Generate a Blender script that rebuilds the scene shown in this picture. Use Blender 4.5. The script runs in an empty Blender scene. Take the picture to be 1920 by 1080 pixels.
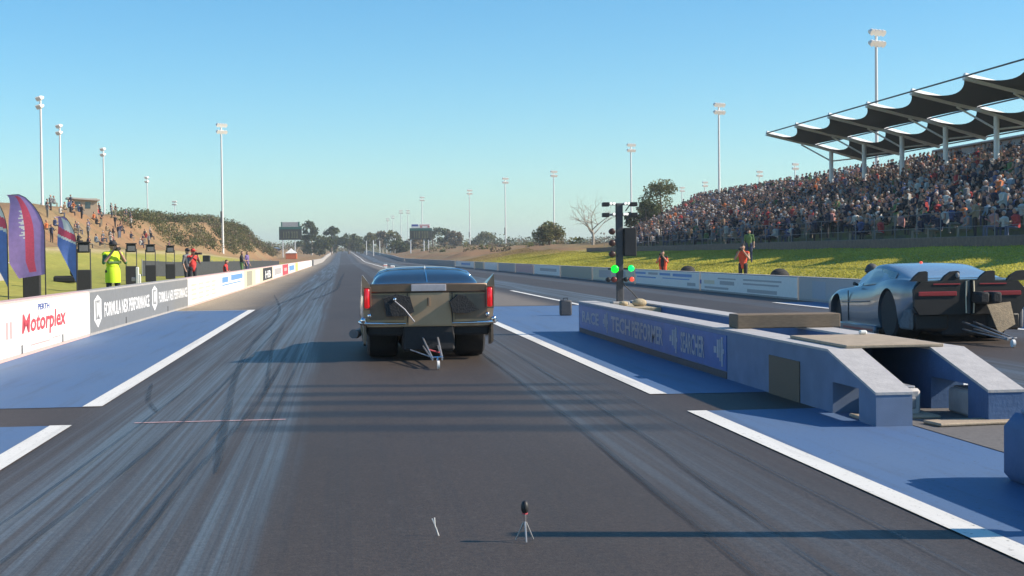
import bpy, bmesh, math, random
from math import sin, cos, tan, radians, pi, sqrt, atan2, hypot
from mathutils import Vector, Matrix, noise
random.seed(7)
R = random.Random(11)
scene = bpy.context.scene
C = scene.collection

# ------------------------------------------------------------------ camera
FPX = 2700.0            # focal length in photo pixels (1920 wide)
EYE = 1.55
YAW, PITCH, ROLL = radians(6.7225), radians(1.365), radians(0.6)
_f = Vector((sin(YAW)*cos(PITCH), cos(YAW)*cos(PITCH), -sin(PITCH)))
_r = Vector((cos(YAW), -sin(YAW), 0)); _u = _r.cross(_f)
_r2 = _r*cos(ROLL) - _u*sin(ROLL); _u2 = _r*sin(ROLL) + _u*cos(ROLL)
cam = bpy.data.cameras.new('camera'); cam.sensor_width = 36; cam.lens = 36*FPX/1920
cam.clip_start = 0.1; cam.clip_end = 8000
co = bpy.data.objects.new('camera', cam); C.objects.link(co)
m = Matrix((( _r2.x, _u2.x, -_f.x, 0), (_r2.y, _u2.y, -_f.y, 0), (_r2.z, _u2.z, -_f.z, EYE), (0, 0, 0, 1)))
co.matrix_world = m
scene.camera = co

# ------------------------------------------------------------------ sky, sun, exposure
SUN_EL, SUN_AZ = radians(32.5), radians(-10)         # azimuth measured from +X towards +Y
sd = Vector((cos(SUN_EL)*cos(SUN_AZ), cos(SUN_EL)*sin(SUN_AZ), sin(SUN_EL)))
w = bpy.data.worlds.new('World'); scene.world = w; w.use_nodes = True
nt = w.node_tree; nt.nodes.clear()
sky = nt.nodes.new('ShaderNodeTexSky'); sky.sky_type = 'NISHITA'; sky.sun_disc = False
sky.sun_elevation = SUN_EL; sky.sun_rotation = radians(90) - SUN_AZ
sky.altitude = 0; sky.air_density = 1.0; sky.dust_density = 0.3; sky.ozone_density = 3.0
bg = nt.nodes.new('ShaderNodeBackground'); bg.inputs[1].default_value = 0.092
ow = nt.nodes.new('ShaderNodeOutputWorld')
tint = nt.nodes.new('ShaderNodeMix'); tint.data_type = 'RGBA'; tint.blend_type = 'MULTIPLY'; tint.inputs[0].default_value = 1.0
tint.inputs[7].default_value = (.88, 1.08, 1.12, 1)
nt.links.new(sky.outputs[0], tint.inputs[6]); hs = nt.nodes.new('ShaderNodeHueSaturation'); hs.inputs['Saturation'].default_value = 1.2
nt.links.new(tint.outputs[2], hs.inputs['Color']); nt.links.new(hs.outputs[0], bg.inputs[0]); nt.links.new(bg.outputs[0], ow.inputs[0])
sl = bpy.data.lights.new('sun', 'SUN'); sl.energy = 4.4; sl.angle = radians(0.55); sl.color = (1.0, 0.88, 0.72)
so = bpy.data.objects.new('sun', sl); C.objects.link(so)
so.rotation_euler = sd.to_track_quat('Z', 'Y').to_euler(); so.location = (60, 40, 60)
scene.view_settings.view_transform = 'Standard'; scene.view_settings.look = 'None'
scene.view_settings.exposure = 0.72; scene.view_settings.gamma = 1.0
scene.view_settings.use_curve_mapping = False
scene.cycles.max_bounces = 6; scene.cycles.transparent_max_bounces = 8

# ------------------------------------------------------------------ materials
def mat(name, col, rough=0.7, metal=0.0, var=0.0, vscale=8.0, bump=0.0, bscale=40.0, spec=0.5, coat=0.0,
        emit=None, estr=0.0, attr=None, stretch=(1, 1, 1), alpha=None, world=False, col2=None):
    ma = bpy.data.materials.new(name); ma.use_nodes = True
    n = ma.node_tree.nodes; l = ma.node_tree.links; b = n['Principled BSDF']
    b.inputs['Base Color'].default_value = (*col, 1); b.inputs['Roughness'].default_value = rough
    b.inputs['Metallic'].default_value = metal; b.inputs['Specular IOR Level'].default_value = spec
    b.inputs['Coat Weight'].default_value = coat; b.inputs['Coat Roughness'].default_value = 0.05
    if emit: b.inputs['Emission Color'].default_value = (*emit, 1); b.inputs['Emission Strength'].default_value = estr
    src = None
    if attr:
        a = n.new('ShaderNodeAttribute'); a.attribute_name = attr; src = a.outputs['Color']
    if var or bump or col2:
        g = n.new('ShaderNodeNewGeometry') if world else n.new('ShaderNodeTexCoord')
        mp = n.new('ShaderNodeMapping'); mp.inputs['Scale'].default_value = stretch
        l.new(g.outputs['Position'] if world else g.outputs['Object'], mp.inputs[0])
    if var or col2:
        t = n.new('ShaderNodeTexNoise'); t.inputs['Scale'].default_value = vscale; t.inputs['Detail'].default_value = 6
        l.new(mp.outputs[0], t.inputs['Vector'])
        if col2:
            rp = n.new('ShaderNodeValToRGB'); rp.color_ramp.elements[0].position = .38; rp.color_ramp.elements[1].position = .62
            rp.color_ramp.elements[0].color = (*col, 1); rp.color_ramp.elements[1].color = (*col2, 1)
            l.new(t.outputs[0], rp.inputs[0]); src = rp.outputs[0]
        if var:
            mr = n.new('ShaderNodeMapRange'); mr.inputs[1].default_value = 0.25; mr.inputs[2].default_value = 0.75
            mr.inputs[3].default_value = 1-var; mr.inputs[4].default_value = 1+var
            t2 = n.new('ShaderNodeTexNoise'); t2.inputs['Scale'].default_value = vscale*2.3; t2.inputs['Detail'].default_value = 8
            l.new(mp.outputs[0], t2.inputs['Vector']); l.new(t2.outputs[0], mr.inputs[0])
            mx = n.new('ShaderNodeVectorMath'); mx.operation = 'SCALE'
            if src: l.new(src, mx.inputs[0])
            else: mx.inputs[0].default_value = col
            l.new(mr.outputs[0], mx.inputs['Scale']); src = mx.outputs[0]
    if src: l.new(src, b.inputs['Base Color'])
    if bump:
        t3 = n.new('ShaderNodeTexNoise'); t3.inputs['Scale'].default_value = bscale; t3.inputs['Detail'].default_value = 5
        l.new(mp.outputs[0], t3.inputs['Vector'])
        bp = n.new('ShaderNodeBump'); bp.inputs['Strength'].default_value = bump; bp.inputs['Distance'].default_value = 0.02
        l.new(t3.outputs[0], bp.inputs['Height']); l.new(bp.outputs[0], b.inputs['Normal'])
    if alpha is not None: b.inputs['Alpha'].default_value = alpha
    return ma

M = {}
def paint_mat(key, col, dust, worn, amount):
    ma = bpy.data.materials.new(key); ma.use_nodes = True; n = ma.node_tree.nodes; l = ma.node_tree.links; b = n['Principled BSDF']
    g = n.new('ShaderNodeNewGeometry'); b.inputs['Roughness'].default_value = .6
    def nz(st, sc, lo, hi, det=6):
        mp = n.new('ShaderNodeMapping'); mp.inputs['Scale'].default_value = st; l.new(g.outputs['Position'], mp.inputs[0])
        t = n.new('ShaderNodeTexNoise'); t.inputs['Scale'].default_value = sc; t.inputs['Detail'].default_value = det; t.inputs['Roughness'].default_value = .65; l.new(mp.outputs[0], t.inputs['Vector'])
        r = n.new('ShaderNodeMapRange'); r.inputs[1].default_value = lo; r.inputs[2].default_value = hi; l.new(t.outputs[0], r.inputs[0]); return r.outputs[0]
    def mix(f, a, c, k=1.0):
        x = n.new('ShaderNodeMix'); x.data_type = 'RGBA'; q = n.new('ShaderNodeMath'); q.operation = 'MULTIPLY'; q.inputs[1].default_value = k; l.new(f, q.inputs[0]); l.new(q.outputs[0], x.inputs[0])
        for i, v in ((6, a), (7, c)):
            if isinstance(v, tuple): x.inputs[i].default_value = (*v, 1)
            else: l.new(v, x.inputs[i])
        return x.outputs[2]
    c = mix(nz((1, .35, 1), .9, .35, .7), col, dust, .55)
    c = mix(nz((5, .25, 1), 1.0, .52, .72), c, worn, amount*.55)
    c = mix(nz((1, 1, 1), 26, .60, .66, 8), c, worn, amount)
    l.new(c, b.inputs['Base Color'])
    bp = n.new('ShaderNodeBump'); bp.inputs['Strength'].default_value = .3; bp.inputs['Distance'].default_value = .006; l.new(nz((1, 1, 1), 70, 0, 1, 3), bp.inputs['Height']); l.new(bp.outputs[0], b.inputs['Normal'])
    M[key] = ma
def mm(key, *a, **k): M[key] = mat(key, *a, **k); return M[key]
paint_mat('blue_paint', (.072, .138, .275), (.105, .155, .245), (.055, .06, .07), .8)
paint_mat('white_paint', (.76, .74, .69), (.62, .59, .53), (.22, .20, .18), .75)
mm('gloss_white', (.78, .77, .73), .6, var=.05)
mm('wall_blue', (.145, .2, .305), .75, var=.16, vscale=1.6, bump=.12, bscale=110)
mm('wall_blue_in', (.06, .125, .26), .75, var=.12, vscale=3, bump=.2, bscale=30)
mm('wall_cap', (.44, .42, .41), .7, var=.12, vscale=4, bump=.2, bscale=30)
mm('barrier_white', (.80, .78, .74), .6, var=.05, vscale=3, bump=.06)
mm('barrier_grey', (.20, .205, .21), .6, var=.08, vscale=3)
mm('barrier_top', (.62, .42, .38), .7, var=.1)
mm('concrete', (.36, .34, .32), .85, var=.15, vscale=3, bump=.3)
mm('print_red', (.52, .07, .09), .6, var=.15, vscale=9)
mm('print_pink', (.62, .36, .35), .6, var=.1)
mm('print_blue', (.14, .30, .58), .6, var=.1)
mm('print_dblue', (.05, .09, .32), .6, var=.1)
mm('print_white', (.78, .78, .78), .6, var=.05)
mm('print_grey', (.42, .40, .40), .6, var=.08)
mm('print_olive', (.34, .33, .26), .6, var=.08)
mm('print_cream', (.68, .60, .44), .6, var=.06)
mm('print_yellow', (.70, .52, .18), .6, var=.06)
mm('print_black', (.035, .035, .04), .6)
mm('banner_blue', (.03, .125, .36), .5, var=.15, vscale=2)
mm('banner_text', (.34, .38, .44), .55, var=.12, vscale=12)
mm('black', (.018, .018, .02), .55, var=.2)
mm('black_matt', (.025, .025, .027), .85, var=.2)
mm('black_tail', (.008, .008, .009), .6, var=.2)
mm('dark_grey', (.07, .07, .075), .7, var=.15)
mm('mid_grey', (.22, .22, .23), .6, var=.12)
mm('steel', (.42, .42, .43), .45, metal=.6, var=.1)
mm('pole', (.72, .71, .70), .5, metal=.0, var=.06)
mm('flood', (.82, .80, .76), .4, metal=.0, var=.05)
mm('chrome', (.80, .80, .82), .12, metal=1.0)
mm('rubber', (.020, .020, .021), .75, var=.25, vscale=14, bump=.2)
mm('rim', (.30, .30, .31), .3, metal=.9)
mm('gold', (.40, .275, .18), .30, metal=.40, coat=.5, var=.12, vscale=2.2)
mm('gold_dark', (.19, .13, .09), .36, metal=.3, coat=.3, var=.18, vscale=3)
mm('gold_lip', (.15, .095, .062), .36, metal=.3, coat=.3, var=.15, vscale=3)
mm('silver', (.145, .185, .225), .30, metal=.5, coat=.5, var=.05, vscale=2)
mm('glass', (.02, .035, .06), .06, spec=.8, coat=.6)
mm('glass_light', (.20, .26, .33), .14, spec=.8, coat=.6)
mm('glass_pale', (.32, .39, .46), .2, spec=.7, coat=.4)
mm('tail_red', (.55, .012, .02), .2, emit=(1, .03, .03), estr=.22, coat=.6)
mm('dull_red', (.30, .02, .03), .35, coat=.3)
mm('plate', (.40, .39, .42), .5, var=.12, vscale=6)
mm('chute', (.03, .03, .032), .9, var=.3, vscale=12, bump=.5)
mm('chute_tan', (.26, .20, .13), .9, var=.25, vscale=9, bump=.5)
mm('wood', (.17, .125, .085), .8, var=.25, vscale=5, stretch=(1, 8, 8), bump=.3)
mm('ply', (.38, .30, .215), .8, var=.15, vscale=4, bump=.2)
mm('sand', (.42, .34, .22), .95, var=.2, bump=.4)
mm('green_lamp', (.01, .4, .02), .3, emit=(.0, 1.0, .015), estr=2.0)
mm('green_lamp2', (.01, .4, .1), .3, emit=(.0, .9, .10), estr=1.4)
mm('red_lamp', (.5, .05, .03), .3, emit=(1, .12, .07), estr=.45)
mm('red_lamp_off', (.16, .03, .03), .3)
mm('white_lamp', (.85, .85, .8), .3, emit=(1, .98, .9), estr=.5)
mm('amber_off', (.06, .025, .018), .4)
mm('sail', (.045, .05, .048), .9, var=.15, vscale=3)
mm('beam_white', (.85, .83, .80), .5, var=.06)
mm('cable', (.10, .10, .11), .5)
mm('flag_purple', (.42, .27, .62), .7, var=.12, vscale=3)
mm('flag_blue', (.14, .24, .66), .7, var=.12, vscale=3)
mm('flag_red', (.80, .10, .19), .7, var=.1)
mm('flag_white', (.85, .82, .84), .7)
mm('hivis', (.62, .86, .02), .7, var=.08, emit=None)
mm('hivis_green', (.05, .16, .06), .8, var=.1)
mm('cloth_red', (.62, .045, .04), .8, var=.15, vscale=7)
mm('cloth_orange', (.72, .09, .04), .8, var=.12, vscale=7)
mm('cloth_dark', (.03, .03, .036), .85, var=.2)
mm('cloth_navy', (.05, .06, .13), .85, var=.2)
mm('cloth_grey', (.16, .16, .17), .85, var=.2)
mm('cloth_green', (.10, .18, .06), .85, var=.2)
mm('cloth_purple', (.17, .12, .30), .85, var=.2)
mm('skin', (.46, .26, .18), .6, var=.05)
mm('hair', (.03, .022, .018), .7)
mm('shoe', (.04, .04, .04), .7)
mm('bark', (.16, .12, .09), .9, var=.25, bump=.5)
mm('bark_pale', (.40, .35, .29), .9, var=.2, bump=.4)
mm('crowd', (.3, .3, .3), .85, attr='Col')
def blade_mat(key, tr):
    ma = bpy.data.materials.new(key); ma.use_nodes = True; n = ma.node_tree.nodes; l = ma.node_tree.links; n.clear()
    a = n.new('ShaderNodeAttribute'); a.attribute_name = 'Col'; d = n.new('ShaderNodeBsdfDiffuse'); t = n.new('ShaderNodeBsdfTranslucent'); x = n.new('ShaderNodeMixShader'); o = n.new('ShaderNodeOutputMaterial')
    x.inputs[0].default_value = tr; l.new(a.outputs['Color'], d.inputs[0]); l.new(a.outputs['Color'], t.inputs[0]); l.new(d.outputs[0], x.inputs[1]); l.new(t.outputs[0], x.inputs[2]); l.new(x.outputs[0], o.inputs[0]); M[key] = ma
blade_mat('leaf', .30); blade_mat('grass_blade', .48)
mm('terrace', (.10, .10, .075), .95, col2=(.13, .14, .05), vscale=.8, var=.2, bump=.4, bscale=6, world=True)
mm('retain', (.17, .125, .10), .9, var=.25, vscale=2, bump=.4, world=True)
mm('shade_cloth', (.05, .055, .06), .9, var=.2, vscale=2)
mm('car_white', (.75, .75, .75), .35, coat=.3)
mm('orange_tent', (.62, .15, .05), .8, var=.1)
mm('board_dark', (.05, .055, .045), .6, var=.12, vscale=1.5)
mm('board_digit', (.17, .17, .09), .6, var=.1)
mm('board_green', (.03, .13, .11), .6)
mm('roof_tin', (.45, .40, .36), .5, var=.1)
mk_ = mm('mark', (.020, .021, .024), .5, var=.3, vscale=3, stretch=(6, .5, 1), world=True)
_n = mk_.node_tree.nodes; _l = mk_.node_tree.links; _g = _n.new('ShaderNodeNewGeometry'); _m = _n.new('ShaderNodeMapping'); _m.inputs['Scale'].default_value = (22, .22, 1); _t = _n.new('ShaderNodeTexNoise'); _t.inputs['Scale'].default_value = 1.6; _t.inputs['Detail'].default_value = 6
_r = _n.new('ShaderNodeMapRange'); _r.inputs[1].default_value = .35; _r.inputs[2].default_value = .65; _r.inputs[3].default_value = .10; _r.inputs[4].default_value = .55
_l.new(_g.outputs['Position'], _m.inputs[0]); _l.new(_m.outputs[0], _t.inputs['Vector']); _l.new(_t.outputs[0], _r.inputs[0]); _l.new(_r.outputs[0], _n['Principled BSDF'].inputs['Alpha'])

# ------------------------------------------------------------------ mesh building
class MB:
    def __init__(s): s.v = []; s.f = []; s.m = []; s.c = []
    def add(s, vs, fs, mi=0, col=None):
        o = len(s.v); s.v += [tuple(p) for p in vs]
        for q in fs: s.f.append([i+o for i in q]); s.m.append(mi)
        s.c += [col]*len(vs)
        return s
    def box(s, x0, x1, y0, y1, z0, z1, mi=0, col=None):
        vs = [(x, y, z) for z in (z0, z1) for y in (y0, y1) for x in (x0, x1)]
        return s.add(vs, [(0, 2, 3, 1), (4, 5, 7, 6), (0, 1, 5, 4), (2, 6, 7, 3), (0, 4, 6, 2), (1, 3, 7, 5)], mi, col)
    def bbox(s, x0, x1, y0, y1, z0, z1, b=.02, mi=0):            # bevelled box: three stacked rings each way
        b = min(b, (x1-x0)/3, (y1-y0)/3, (z1-z0)/3)
        def ring(i, z): return [(x0+i, y0+b, z), (x0+b, y0+i, z), (x1-b, y0+i, z), (x1-i, y0+b, z), (x1-i, y1-b, z), (x1-b, y1-i, z), (x0+b, y1-i, z), (x0+i, y1-b, z)]
        rs = [ring(b*.9, z0), ring(0, z0+b), ring(0, z1-b), ring(b*.9, z1)]
        vs = sum(rs, []); fs = [tuple(range(7, -1, -1)), tuple(range(24, 32))]
        for k in range(3):
            for i in range(8): j = (i+1) % 8; fs.append((k*8+i, k*8+j, k*8+8+j, k*8+8+i))
        return s.add(vs, fs, mi)
    def prism(s, poly, y0, y1, axis='y', mi=0):                   # polygon in the two other axes, extruded
        n = len(poly)
        P = {'y': lambda a, b, t: (a, t, b), 'x': lambda a, b, t: (t, a, b), 'z': lambda a, b, t: (a, b, t)}[axis]
        vs = [P(a, b, y0) for a, b in poly]+[P(a, b, y1) for a, b in poly]
        return s.add(vs, [tuple(range(n-1, -1, -1)), tuple(range(n, 2*n))]+[(i, (i+1) % n, n+(i+1) % n, n+i) for i in range(n)], mi)
    def tube(s, path, rad, n=8, mi=0, cap=True, col=None, flat=1.0):
        path = [Vector(p) for p in path]
        if not hasattr(rad, '__len__'): rad = [rad]*len(path)
        vs = []; up = Vector((0, 0, 1))
        for i, p in enumerate(path):
            d = (path[min(i+1, len(path)-1)]-path[max(i-1, 0)])
            d = d.normalized() if d.length > 1e-9 else Vector((0, 0, 1))
            a = up if abs(d.z) < .95 else Vector((0, 1, 0))
            sx = d.cross(a).normalized(); sy = sx.cross(d).normalized()
            for k in range(n):
                t = 2*pi*k/n; vs.append(p+sx*cos(t)*rad[i]+sy*sin(t)*rad[i]*flat)
        fs = []
        for i in range(len(path)-1):
            for k in range(n): j = (k+1) % n; fs.append((i*n+k, i*n+j, i*n+n+j, i*n+n+k))
        if cap: fs += [tuple(range(n-1, -1, -1)), tuple(range((len(path)-1)*n, len(path)*n))]
        return s.add(vs, fs, mi, col)
    def sphere(s, c, r, n=10, mi=0, col=None):
        if not hasattr(r, '__len__'): r = (r, r, r)
        h = n//2+1; vs = [(c[0], c[1], c[2]-r[2])]
        for i in range(1, h):
            t = pi*i/h
            for k in range(n): p = 2*pi*k/n; vs.append((c[0]+r[0]*sin(t)*cos(p), c[1]+r[1]*sin(t)*sin(p), c[2]-r[2]*cos(t)))
        vs.append((c[0], c[1], c[2]+r[2])); fs = []
        for k in range(n):
            j = (k+1) % n; fs.append((0, 1+j, 1+k)); fs.append((len(vs)-1, 1+(h-2)*n+k, 1+(h-2)*n+j))
        for i in range(h-2):
            for k in range(n): j = (k+1) % n; fs.append((1+i*n+k, 1+i*n+j, 1+i*n+n+j, 1+i*n+n+k))
        return s.add(vs, fs, mi, col)
    def disc_x(s, c, prof, n=24, mi=0):                            # lathe about the x axis: prof = [(x, r)]
        vs = []
        for x, r in prof:
            for k in range(n): t = 2*pi*k/n; vs.append((c[0]+x, c[1]+r*cos(t), c[2]+r*sin(t)))
        fs = []
        for i in range(len(prof)-1):
            for k in range(n): j = (k+1) % n; fs.append((i*n+k, i*n+n+k, i*n+n+j, i*n+j))
        fs += [tuple(range(n)), tuple(range(len(prof)*n-1, (len(prof)-1)*n-1, -1))]
        return s.add(vs, fs, mi)
    def mesh(s, name, mats, smooth=0):
        me = bpy.data.meshes.new(name); me.from_pydata(s.v, [], s.f)
        for k in (mats if isinstance(mats, (list, tuple)) else [mats]): me.materials.append(M[k] if isinstance(k, str) else k)
        if any(s.m): me.polygons.foreach_set('material_index', s.m)
        if any(c is not None for c in s.c):
            a = me.color_attributes.new('Col', 'FLOAT_COLOR', 'POINT'); buf = []
            for c in s.c: buf += [*(c or (.1, .1, .1)), 1.0]
            a.data.foreach_set('color', buf)
        if smooth:
            me.polygons.foreach_set('use_smooth', [True]*len(me.polygons)); me.set_sharp_from_angle(angle=radians(smooth))
        me.update(); return me
    def build(s, name, mats, parent=None, smooth=0, label=None, kind=None):
        return link(name, s.mesh(name, mats, smooth), parent, label, kind)

def link(name, me, parent=None, label=None, kind=None):
    o = bpy.data.objects.new(name, me); C.objects.link(o)
    if parent: o.parent = parent
    if label: o['label'] = label
    if kind: o['kind'] = kind
    return o
def tag(o, label, cat, group=None):
    o['label'] = label; o['category'] = cat
    if group: o['group'] = group
    return o
def thing(name, label, cat, loc=(0, 0, 0), rz=0, group=None):
    o = bpy.data.objects.new(name, None); C.objects.link(o); o.location = loc; o.rotation_euler = (0, 0, rz)
    o.empty_display_size = .2
    return tag(o, label, cat, group)
def copy_tree(root, loc, rz=None, label=None, group=None, scale=None):
    r = root.copy(); C.objects.link(r); r.location = loc
    if rz is not None: r.rotation_euler = (0, 0, rz)
    if scale: r.scale = scale
    if label: r['label'] = label
    if group: r['group'] = group
    for ch in list(root.children):
        c = ch.copy(); C.objects.link(c); c.parent = r
        for g in ch.children:
            d = g.copy(); C.objects.link(d); d.parent = c
    return r
def struct(o): o['kind'] = 'structure'; return o
def smoothstep(a, b, x):
    t = max(0., min(1., (x-a)/(b-a))); return t*t*(3-2*t)
def lerp_tab(tab, x):
    if x <= tab[0][0]: return tab[0][1]
    for (a, va), (b, vb) in zip(tab, tab[1:]):
        if x <= b: return va+(vb-va)*(x-a)/(b-a)
    return tab[-1][1]
def lettering(parent, text, origin, udir, vdir, width, height, material, depth=.004, name='lettering'):
    cu = bpy.data.curves.new('t', 'FONT'); cu.body = text; cu.size = 1; cu.resolution_u = 2; cu.offset = .026; cu.shear = .12 if text == 'Motorplex' else 0
    ob = bpy.data.objects.new('t', cu); C.objects.link(ob)
    dg = bpy.context.evaluated_depsgraph_get(); me = bpy.data.meshes.new_from_object(ob.evaluated_get(dg))
    bpy.data.objects.remove(ob); bpy.data.curves.remove(cu)
    xs = [v.co.x for v in me.vertices]; ys = [v.co.y for v in me.vertices]
    x0, x1, y0, y1 = min(xs), max(xs), min(ys), max(ys)
    U = Vector(udir).normalized(); V = Vector(vdir).normalized(); N = U.cross(V); O = Vector(origin)
    for v in me.vertices: v.co = O+U*((v.co.x-x0)/(x1-x0)*width)+V*((v.co.y-y0)/(y1-y0)*height)+N*depth
    me.materials.clear(); me.materials.append(M[material]); me.update()
    return link(name, me, parent)

def bearing(px): return tan(YAW+math.atan((px-960)/FPX))       # X/Y of the ray through a photo column at eye level
# ------------------------------------------------------------------ the ground
def road_z(Y): return 0.0 if Y < 300 else 0.0065*(Y-300)*smoothstep(300, 420, Y)
def stand_end(X): return 150+(X-28)*2.4
def terr(X, Y):
    z = road_z(Y)
    nz = noise.noise(Vector((X*.07, Y*.05, 3.1)))
    n2 = noise.noise(Vector((X*.3, Y*.22, 9.7)))
    if -5.6 <= X <= 14.6: return z-.06
    if X < -5.6:
        b = lerp_tab([(5.6, -.02), (7, .08), (12, .16), (18, .9), (24, 2.5), (60, 4), (400, 6)], -X)
        b *= 1-.45*smoothstep(230, 420, Y)
        toe = lerp_tab([(0, -25), (220, -24), (340, -17), (600, -17)], Y)
        A = lerp_tab([(0, 1.0), (90, 1.6), (120, 2.2), (160, 4.5), (250, 4.8), (310, 6.6), (365, 6.4), (425, 1.2), (470, .4), (3000, .4)], Y)
        h = A*smoothstep(toe, toe-8.5, X)
        return z+b+h*(1+.12*nz)+.12*n2*smoothstep(-12, -24, X)
    b = lerp_tab([(14.6, -.03), (16, .17), (20, .74), (25, 1.38), (27.6, 1.72), (34, 2.3), (60, 2.8), (400, 5)], X)
    e = stand_end(min(51, max(28, X)))
    s = 1-smoothstep(e, e+22, Y)
    st = b if X < 27.6 else lerp_tab([(27.6, 1.72), (28, 1.75), (51, 8.0), (56, 8.0), (64, 3.5), (400, 5)], X)
    g = b*(1-s)+st*s - (0.45*s*smoothstep(28.2, 29.5, X)*(1-smoothstep(52, 56, X)))
    g += .9*smoothstep(150, 200, Y)*smoothstep(17, 23, X)*(.6+nz)*(1-smoothstep(400, 600, Y))*.8
    return z+g+.06*n2*smoothstep(16, 22, X)

def sub(a, b, s):
    n = max(1, int(round((b-a)/s))); return [a+(b-a)*i/n for i in range(n)]
gx = sub(-600, -120, 30)+sub(-120, -45, 4)+sub(-45, -8, .8)+sub(-8, -5.6, .4)+sub(-5.6, 14.6, 5.05)+sub(14.6, 30, .55)+sub(30, 62, 1.6)+sub(62, 140, 6)+sub(140, 900, 38)+[900]
gy = sub(-30, 10, 5)+sub(10, 200, 1.8)+sub(200, 480, 4)+sub(480, 1000, 20)+sub(1000, 4000, 150)+[4000]
gv = []; gc = []
GRASS = Vector((.27, .27, .055)); GRASS2 = Vector((.36, .32, .075)); DRY = Vector((.27, .19, .10)); DIRT = Vector((.29, .165, .085)); PALE = Vector((.46, .35, .22)); SCRUB = Vector((.14, .13, .06))
def ground_col(X, Y):
    n1 = noise.fractal(Vector((X*.10, Y*.06, 1.3)), 1.0, 2.0, 4)
    n3 = noise.fractal(Vector((X*.5, Y*.3, 4.3)), 1.0, 2.0, 3)
    g = GRASS.lerp(GRASS2, max(0, min(1, .5+.8*n1+.4*n3)))
    dry = DRY.lerp(DIRT, max(0, min(1, .5+1.1*n1)))
    dry = dry.lerp(SCRUB, max(0, min(1, n3*1.0-.1)))
    if X < 5:
        toe = lerp_tab([(0, -25), (220, -24), (340, -17), (600, -17)], Y)
        k = smoothstep(toe+1.5, toe-.5, X+.5*n1)
        c = g.lerp(dry, k)
        p = math.exp(-((X-(toe+1.3))/.7)**2)
        c = c.lerp(PALE, .8*p)
        c = c.lerp(dry, smoothstep(250, 330, Y+25*n1))
        c = c.lerp(DRY, .7*math.exp(-((X+17.5)/1.2)**2)*smoothstep(90, 60, Y))
        return c
    k = smoothstep(165, 225, Y+30*n1+(X-18)*2.5)
    c = g.lerp(GRASS2*1.15, .5*smoothstep(16, 24, X)).lerp(dry, k)
    return c.lerp(SCRUB, smoothstep(500, 700, Y))
for Y in gy:
    for X in gx:
        gv.append((X, Y, terr(X, Y))); gc += [*ground_col(X, Y), 1]
nx = len(gx); gf = [(j*nx+i, j*nx+i+1, (j+1)*nx+i+1, (j+1)*nx+i) for j in range(len(gy)-1) for i in range(nx-1)]
me = bpy.data.meshes.new('ground'); me.from_pydata(gv, [], gf)
a = me.color_attributes.new('Col', 'FLOAT_COLOR', 'POINT'); a.data.foreach_set('color', gc)
me.polygons.foreach_set('use_smooth', [True]*len(me.polygons))
me.materials.append(mat('ground_cover', (.1, .1, .1), .95, attr='Col', var=.28, vscale=1.3, bump=.8, bscale=5, world=True, spec=.15))
struct(link('ground', me))

# grass blades on the right bank (uncountable)
gb = random.Random(17); bv = []; bf = []; bc = []
for k in range(150000):
    Y = 34+185*gb.random()**1.35; X = gb.uniform(14.7, 27.0)
    n1 = noise.noise(Vector((X*.25, Y*.12, 7)))
    z = terr(X, Y)-.01; a = gb.uniform(0, 2*pi); h = gb.uniform(.03, .075); wd = .028+.0004*Y; dx, dy = cos(a)*wd, sin(a)*wd
    o = len(bv); bv += [(X-dx, Y-dy, z), (X+dx, Y+dy, z), (X+gb.uniform(-.05, .05), Y+gb.uniform(-.05, .05), z+h)]; bf.append((o, o+1, o+2))
    f = gb.uniform(.8, 1.2)*(1+.35*n1); c = (.46*f, .42*f, .085*f); kk = smoothstep(165, 215, Y+20*n1+(X-18)*2.5)
    c = (c[0]+(.36*f-c[0])*kk, c[1]+(.26*f-c[1])*kk, c[2]+(.13*f-c[2])*kk); bc += [*c, 1]*3
me = bpy.data.meshes.new('bank_grass'); me.from_pydata(bv, [], bf); a = me.color_attributes.new('Col', 'FLOAT_COLOR', 'POINT'); a.data.foreach_set('color', bc); me.materials.append(M['grass_blade'])
o = link('bank_grass', me); o['kind'] = 'stuff'; o['label'] = 'short sunlit grass on the right bank'; o['category'] = 'grass'

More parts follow.
